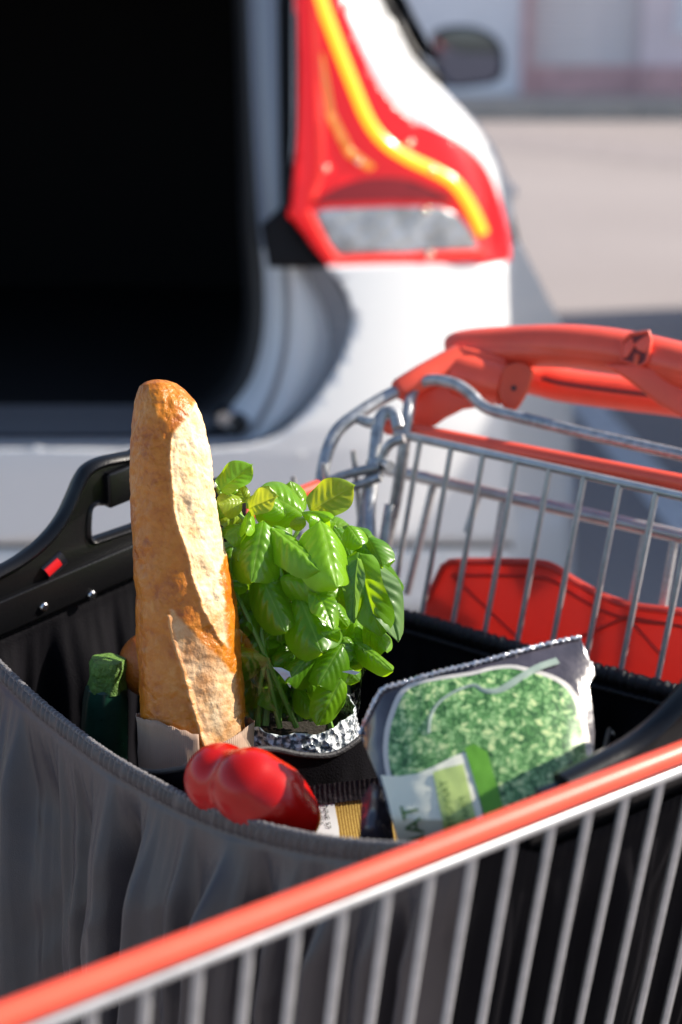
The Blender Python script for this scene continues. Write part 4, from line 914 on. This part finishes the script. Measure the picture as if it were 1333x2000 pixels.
for pts in ([(533, 1303), (550, 1304), (566, 1312), (570, 1326), (568, 1344), (560, 1334), (548, 1318)], [(668, 1312), (686, 1309), (704, 1313), (694, 1318), (684, 1316)]):
    fm = patch_mesh('film_fold', pts, lambda x, y: P(x, y, 1.022 + .0012 * noise.noise((x * .12, y * .12, 0))), 5)
    link('film_fold', fm, M_whitefilm, basil)
# ================================================================== VEGETABLES
def lathe_axis(prof, a, d, n=40, fn=None):
    d = d.normalized(); x = d.orthogonal().normalized(); y = d.cross(x)
    def f(u, v):
        k = v * (len(prof) - 1); i = min(len(prof) - 2, int(k)); r = lerp(prof[i][0], prof[i + 1][0], k - i); h = lerp(prof[i][1], prof[i + 1][1], k - i)
        an = u * 6.28318; q = r * (1 + (fn(an, h) if fn else 0)); return a + d * h + x * (q * math.cos(an)) + y * (q * math.sin(an))
    return MB().grid(f, n, len(prof) * 2 - 1, True)
M_cour = mat('courgette skin', (.006, .035, .022), .28, coat=.4, col2=(.012, .06, .035), vscale=120)
M_cstem = mat('courgette stem', (.10, .20, .03), .6, bump=1, bscale=350, var=.35, vscale=160)
ctop = P(208, 1335, 1.10); cbot = P(200, 1530, 1.118); cd = (cbot - ctop).normalized()
clen = (ctop.z - FZ - .004) / -cd.z
crg = thing('courgette', ctop + cd * clen, 'dark green courgette with cut stem standing left of the baguette', 'courgette')
part('skin', lathe_axis([(.001, 0), (.010, .0005), (.0135, .003), (.0150, .012), (.0162, .04), (.0175, .09), (.019, .15), (.020, clen - .05), (.017, clen - .015), (.008, clen - .002), (.001, clen)], ctop, cd, 48, lambda a, h: .025 * math.cos(a * 8) * sstep(.09, .0, h)), M_cour, crg)
part('stem', lathe_axis([(.001, -.018), (.011, -.0175), (.0128, -.013), (.0118, -.004), (.0132, .004), (.010, .007)], ctop + CR * .0005, cd, 40, lambda a, h: .07 * math.cos(a * 5 + .6) + .05 * noise.noise((math.cos(a) * 4, math.sin(a) * 4, h * 200))), M_cstem, crg)
M_orange = mat('orange peel', (.42, .10, .008), .4, bump=.6, bscale=500, var=.1, vscale=30)
oc = P(302, 1297, 1.115); orr = .0245
orn = link('orange', MB().grid(lambda u, v: oc + orr * Vector((math.cos(u * 6.28318) * math.sin(v * 3.14159), math.sin(u * 6.28318) * math.sin(v * 3.14159), .95 * math.cos(v * 3.14159))), 40, 24, True).mesh('orange'), M_orange)
tag(orn, 'round orange fruit half hidden behind the baguette', 'fruit')
M_pepper = mat('red pepper skin', (.45, .005, .003), .22, spec=.4, var=.16, vscale=22)
# two lobes running together into a blunt tapering body
LOB = [(P(430, 1521, .923), .0203), (P(488, 1536, .905), .0215), (P(470, 1560, .945), .022), (P(535, 1568, .905), .0200), (P(578, 1597, .905), .0140), (P(520, 1590, .94), .021)]
GRP = [(0,), (1, 3, 4), (2, 5)]
def smin(a, b, k): h = max(k - abs(a - b), 0) / k; return min(a, b) - h * h * k * .25
def capsule(p, a, ra, b, rb):
    d = b - a; h = min(1, max(0, (p - a).dot(d) / d.length_squared)); return (p - a - d * h).length - lerp(ra, rb, h)
def psdf(p):
    big = smin(capsule(p, LOB[1][0], LOB[1][1], LOB[3][0], LOB[3][1]), capsule(p, LOB[3][0], LOB[3][1], LOB[4][0], LOB[4][1]), .008)
    lo = smin((p - LOB[2][0]).length - LOB[2][1], (p - LOB[5][0]).length - LOB[5][1], .01)
    return smin(smin(big, (p - LOB[0][0]).length - LOB[0][1], .0055), lo, .014)
pc = P(500, 1562, .918)
def pep(u, v):
    d = Vector((math.cos(u * 6.28318) * math.sin(v * 3.14159), math.sin(u * 6.28318) * math.sin(v * 3.14159), math.cos(v * 3.14159))); lo, hi = 0.0, .08
    for _ in range(16):
        # last exit along the ray
        mdv = (lo + hi) / 2
        if psdf(pc + d * mdv) < 0: lo = mdv
        else: hi = mdv
    return pc + d * lo
ppr = link('bell_pepper', MB().grid(pep, 110, 70, True).mesh('bell_pepper', 180), M_pepper); tag(ppr, 'glossy red lobed pepper just inside the front rim of the bag', 'pepper')

# ================================================================== PACKETS
def text_mesh(s, size, fn, name):
    c = bpy.data.curves.new('t', 'FONT'); c.body = s; c.size = size; c.resolution_u = 3; c.align_x = 'LEFT'; c.extrude = 0
    o = bpy.data.objects.new('t', c); COL.objects.link(o); bpy.context.view_layer.update()
    me = bpy.data.meshes.new_from_object(o.evaluated_get(bpy.context.evaluated_depsgraph_get())); bpy.data.objects.remove(o)
    me.name = name; me.materials.clear()
    for v in me.vertices: v.co = fn(v.co.x, v.co.y)
    return me
# --- pasta packet: soft upright pack leaning back, white label on gold film
def gold_material():
    m = mat('gold striped film', (.42, .25, .05), .25, coat=.5); N = m.node_tree.nodes; L = m.node_tree.links; b = N['Principled BSDF']
    uv = N.new('ShaderNodeUVMap'); w = N.new('ShaderNodeTexWave'); w.inputs['Scale'].default_value = 15; w.inputs['Distortion'].default_value = .6; w.inputs['Detail'].default_value = 2; L.new(uv.outputs[0], w.inputs[0])
    n = N.new('ShaderNodeTexNoise'); n.inputs['Scale'].default_value = 70; L.new(uv.outputs[0], n.inputs[0])
    mu = N.new('ShaderNodeMath'); mu.operation = 'MULTIPLY'; L.new(w.outputs[1], mu.inputs[0]); L.new(n.outputs[0], mu.inputs[1])
    c = N.new('ShaderNodeValToRGB'); c.color_ramp.elements[0].position = .05; c.color_ramp.elements[0].color = (.26, .15, .035, 1); c.color_ramp.elements[1].position = .5; c.color_ramp.elements[1].color = (.62, .42, .12, 1)
    L.new(mu.outputs[0], c.inputs[0]); L.new(c.outputs[0], b.inputs['Base Color']); return m
pk_o = P(645, 1548, .965)                       # top middle of the packet
pku = (CR * .97 + CF * .22 + CU * .08).normalized(); pkn = Vector((0, -.985, .17)); pkn = (pkn - pku * pkn.dot(pku)).normalized(); pkv = pkn.cross(pku).normalized()
pkL = (pk_o.z - FZ - .006) / max(.05, pkv.z) if pkv.z > 0 else .2
pkL = min(pkL, .20)
def packp(a, b, off=0.0):
    """a across (m), b up (0 = top, negative down)"""
    bul = .020 * max(0, 1 - (a / .052) ** 2) ** .6 * sstep(0, -.05, b) * sstep(-pkL, -pkL + .05, b)
    return pk_o + pku * a + pkv * b + pkn * (bul + off)
pasta = thing('pasta_packet', packp(0, -pkL), 'gold pasta packet with white price label between pepper and green packet', 'packet')
def pk_grid(sgn):
    mb = MB().grid(lambda u, v: packp(lerp(-.052, .052, u), lerp(-.004, -pkL, v)) if sgn > 0 else packp(lerp(-.052, .052, u), lerp(-.004, -pkL, v)) - pkn * 2 * ((packp(lerp(-.052, .052, u), lerp(-.004, -pkL, v)) - pk_o).dot(pkn)), 30, 40); return mb
M_gold = gold_material()
for sg in (1, -1):
    me = pk_grid(sg).mesh('pack_film', 180); l = me.uv_layers.new(name='UVMap')
    l.data.foreach_set('uv', [c for p in me.polygons for li in p.loop_indices for c in ((me.vertices[me.loops[li].vertex_index].co - pk_o).dot(pku) * 12, (me.vertices[me.loops[li].vertex_index].co - pk_o).dot(pkv) * 12)])
    link('pack_film', me, M_gold, pasta)
M_darkfilm = mat('dark packet seam', (.03, .025, .03), .3, coat=.5, bump=.5, bscale=300)
part('pack_seam', MB().grid(lambda u, v: packp(lerp(-.053, .053, u), lerp(.006, -.006, v), .0012 + .0002 * math.sin(u * 220)), 120, 4), M_darkfilm, pasta)
def on_pack(px, py, off):
    q = PL(px, py, pk_o + pkn * (.012 + off), pkn)
    for _ in range(4):
        a = (q - pk_o).dot(pku); b = (q - pk_o).dot(pkv); s = packp(a, b, off); q = PL(px, py, s, pkn)
    return q
M_label = mat('white label', (.72, .74, .76), .6)
link('price_label', patch_mesh('price_label', [(612, 1556), (650, 1552), (662, 1616), (664, 1640), (618, 1646)], lambda x, y: on_pack(x, y, .0006), 12), M_label, pasta)
M_ink = mat('black ink', (.012, .012, .014), .6)
def tpath(x0, y0, x1, y1, size, onf):
    dx, dy = x1 - x0, y1 - y0; ln = math.hypot(dx, dy); ux, uy = dx / ln, dy / ln
    return lambda a, b: onf(x0 + ux * a + uy * b, y0 + uy * a - ux * b)
link('label_text', text_mesh('PENNE 57', 13.5, tpath(629, 1561, 637, 1611, 1, lambda x, y: on_pack(x, y, .0011)), 'label_text'), M_ink, pasta)
link('label_text', text_mesh('III IIII II', 10, tpath(621, 1583, 627, 1612, 1, lambda x, y: on_pack(x, y, .0011)), 'label_text'), M_ink, pasta)
# --- spinach packet
sp_out = smooth_line([(702, 1432, 0), (716, 1400, 0), (744, 1346, 0), (776, 1334, 0), (800, 1326, 0), (862, 1308, 0), (930, 1292, 0), (1010, 1270, 0), (1080, 1252, 0), (1134, 1241, 0)], 3)
SP = [(p.x, p.y) for p in sp_out] + [(1140, 1262), (1144, 1282), (1160, 1302), (1162, 1318), (1150, 1338), (1157, 1380), (1162, 1430), (1160, 1480), (1150, 1520), (1140, 1640), (1080, 1700), (860, 1720), (800, 1690), (768, 1610), (740, 1520), (716, 1465)]
def sp_t(x, y):
    cx_, cy_ = 945, 1490; rx, ry = 235, 270; a = ((x - cx_) / rx); b = ((y - cy_) / ry); q = max(0, 1 - abs(a) ** 2.6) * max(0, 1 - abs(b) ** 2.6)
    t = (.905 - .00016 * (y - 1400) if y < 1600 else .873 + .00014 * (y - 1600)) - .00002 * (x - 900)
    return t, q ** .5
def sp_fn(off, back=0):
    def f(x, y):
        t, q = sp_t(x, y); wr = .0018 * noise.noise((x * .018, y * .018, 1)) * (1 - q) + .0007 * noise.noise((x * .05, y * .05, 3))
        return P(x, y, t + (.035 * q if back else -.030 * q) + (0 if back else wr) - off)
    return f
M_spfilm = mat('dark plum film', (.055, .048, .06), .22, coat=.6, bump=.5, bscale=90, var=.25, vscale=30)
spn = thing('spinach_packet', P(960, 1790, .87), 'green and dark film packet printed with a bowl of chopped spinach', 'packet')
link('front_film', patch_mesh('front_film', SP, sp_fn(0), 16), M_spfilm, spn); link('back_film', patch_mesh('back_film', SP, sp_fn(0, 1), 30), M_spfilm, spn)
def sp_patch(name, poly, off, m, smooth=0, par=spn):
    if smooth: poly = [(p.x, p.y) for p in smooth_line([(x, y, 0) for x, y in poly], smooth, True)]
    return link(name, patch_mesh(name, poly, sp_fn(off), 12), m, par)
def spinach_material():
    m = mat('chopped spinach print', (.1, .3, .08), .35, coat=.4); N = m.node_tree.nodes; L = m.node_tree.links; b = N['Principled BSDF']; tc = N.new('ShaderNodeTexCoord')
    n = N.new('ShaderNodeTexNoise'); n.inputs['Scale'].default_value = 160; n.inputs['Detail'].default_value = 5; L.new(tc.outputs['Object'], n.inputs['Vector'])
    dm = N.new('ShaderNodeMix'); dm.data_type = 'VECTOR'; dm.inputs[0].default_value = .012; L.new(tc.outputs['Object'], dm.inputs[4]); L.new(n.outputs[1], dm.inputs[5])
    v = N.new('ShaderNodeTexVoronoi'); v.inputs['Scale'].default_value = 250; ve = N.new('ShaderNodeTexVoronoi'); ve.feature = 'DISTANCE_TO_EDGE'; ve.inputs['Scale'].default_value = 250
    for q in (v, ve): L.new(dm.outputs[1], q.inputs['Vector'])
    sp = N.new('ShaderNodeSeparateColor'); L.new(v.outputs[1], sp.inputs[0])
    er = N.new('ShaderNodeMapRange'); er.inputs[2].default_value = .22; er.inputs[3].default_value = -.30; er.inputs[4].default_value = .16; L.new(ve.outputs[0], er.inputs[0])
    a1 = N.new('ShaderNodeMath'); a1.operation = 'MULTIPLY_ADD'; a1.inputs[1].default_value = .55; L.new(sp.outputs[0], a1.inputs[0]); L.new(er.outputs[0], a1.inputs[2])
    ad = N.new('ShaderNodeMath'); ad.operation = 'MULTIPLY_ADD'; ad.inputs[1].default_value = .7; L.new(n.outputs[0], ad.inputs[0]); L.new(a1.outputs[0], ad.inputs[2])
    c = N.new('ShaderNodeValToRGB'); e = c.color_ramp.elements; e[0].position = .15; e[0].color = (.012, .06, .012, 1); e[1].position = 1.0; e[1].color = (.52, .62, .28, 1); x = e.new(.55); x.color = (.10, .26, .07, 1); x = e.new(.8); x.color = (.27, .46, .19, 1)
    L.new(ad.outputs[0], c.inputs[0]); L.new(c.outputs[0], b.inputs['Base Color']); return m
M_spin = spinach_material(); M_bowl = mat('bowl rim print', (.55, .52, .48), .4, coat=.4); M_cream = mat('cream label print', (.74, .74, .60), .5, coat=.2); M_lime = mat('lime print', (.42, .54, .17), .5); M_green = mat('green print', (.10, .30, .02), .5); M_curve = mat('grey green strip', (.26, .33, .28), .4)
bowl = [(752, 1500), (750, 1440), (762, 1390), (785, 1345), (830, 1326), (920, 1312), (960, 1302), (1000, 1298), (1035, 1305), (1080, 1318), (1115, 1340), (1138, 1380), (1150, 1430), (1158, 1500), (1150, 1600), (1120, 1690), (1020, 1745), (900, 1745), (820, 1680), (778, 1600)]
sp_patch('bowl_print', bowl, .0010, M_bowl, 3)
ins = []
for x, y in bowl: ins.append((952 + (x - 952) * .95, 1525 + (y - 1525) * (.968 if y < 1500 else .95)))
sp_patch('spinach_print', ins, .0018, M_spin, 3)
lab = [(744, 1514), (780, 1516), (815, 1511), (850, 1496), (885, 1478), (915, 1466), (945, 1600), (985, 1760), (800, 1740), (778, 1650), (760, 1570)]
lb = sp_patch('label_print', lab, .0026, M_cream)
sp_patch('lime_box', [(846, 1508), (870, 1500), (905, 1492), (935, 1620), (950, 1690), (878, 1690), (862, 1590)], .0032, M_lime, par=lb)
sp_patch('green_strip', [(908, 1462), (925, 1452), (952, 1468), (990, 1600), (1010, 1690), (985, 1700), (950, 1600)], .0032, M_green, par=lb)
onsp = lambda x, y: sp_fn(.0038)(x, y)
M_ink2 = mat('dark green ink', (.05, .14, .03), .6)
link('label_text', text_mesh('SPINAT', 49, tpath(851, 1722, 811, 1556, 1, onsp), 'label_text'), M_ink2, lb)
link('label_text', text_mesh('BLATTSPINAT', 21, tpath(898, 1650, 875, 1530, 1, onsp), 'label_text'), M_ink2, lb)
link('label_text', text_mesh('MIT RAHM', 21, tpath(930, 1650, 903, 1528, 1, onsp), 'label_text'), M_ink2, lb)
link('label_text', text_mesh('spinat', 30, tpath(986, 1660, 939, 1476, 1, onsp), 'label_text'), M_cream, lb)
spo = smooth_line([(838, 1432, 0), (842, 1400, 0), (858, 1372, 0), (890, 1350, 0), (925, 1338, 0), (945, 1348, 0), (975, 1348, 0), (1010, 1328, 0), (1050, 1304, 0), (1090, 1290, 0)], 5)
part('curved_strip', MB().tube([sp_fn(.0022)(p.x, p.y) for p in spo], lambda u: .0008 + .0012 * sstep(.35, .8, u), 8, flat=.12, up=-CF), M_curve, spn)  # thin grey-green curved strip across the bowl picture
M_seam = mat('silver seam', (.62, .62, .66), .15, metal=.6, bump=.8, bscale=260)
n_ = len(sp_out)
part('top_seam', MB().tube([sp_fn(.002)(p.x, p.y + 3) + CU * (.0006 * math.sin(i * 2.2)) for i, p in enumerate(resample([Vector(p) for p in sp_out], 120))], lambda u: .0011 + .0007 * noise.noise((u * 60, 0, 0)), 8), M_seam, spn)
M_sunfold = mat('sunlit film edge', (.72, .72, .74), .25, coat=.5)  # sunlight on the dark film's right edge put in as white
for fd_ in ([(1132, 1335), (1146, 1322), (1154, 1370), (1160, 1420), (1160, 1475), (1150, 1500), (1142, 1440), (1134, 1390)], [(1134, 1300), (1158, 1292), (1160, 1304), (1146, 1316), (1132, 1322)], [(1138, 1256), (1146, 1272), (1156, 1300), (1148, 1302), (1140, 1284)]):
    part('film_fold', MB().prism(fd_, lambda x, y: P(x + .0, y, sp_t(x, y)[0] - .012 + (.010 if x > 1150 else 0)), CF * .003), M_sunfold, spn, bevel=.0004)
crs = [(702, 1640), (706, 1560), (726, 1530), (748, 1535), (762, 1580), (772, 1650), (768, 1720), (700, 1730)]
part('film_corner', MB().add(*(lambda mm: ([v.co.copy() for v in mm.vertices], [tuple(p.vertices) for p in mm.polygons]))(patch_mesh('fc', crs, lambda x, y: P(x, y, .865 + .012 * noise.noise((x * .03, y * .02, 0)) + .0004 * abs(x - 738)), 8))), M_spfilm, spn, sharp=180)
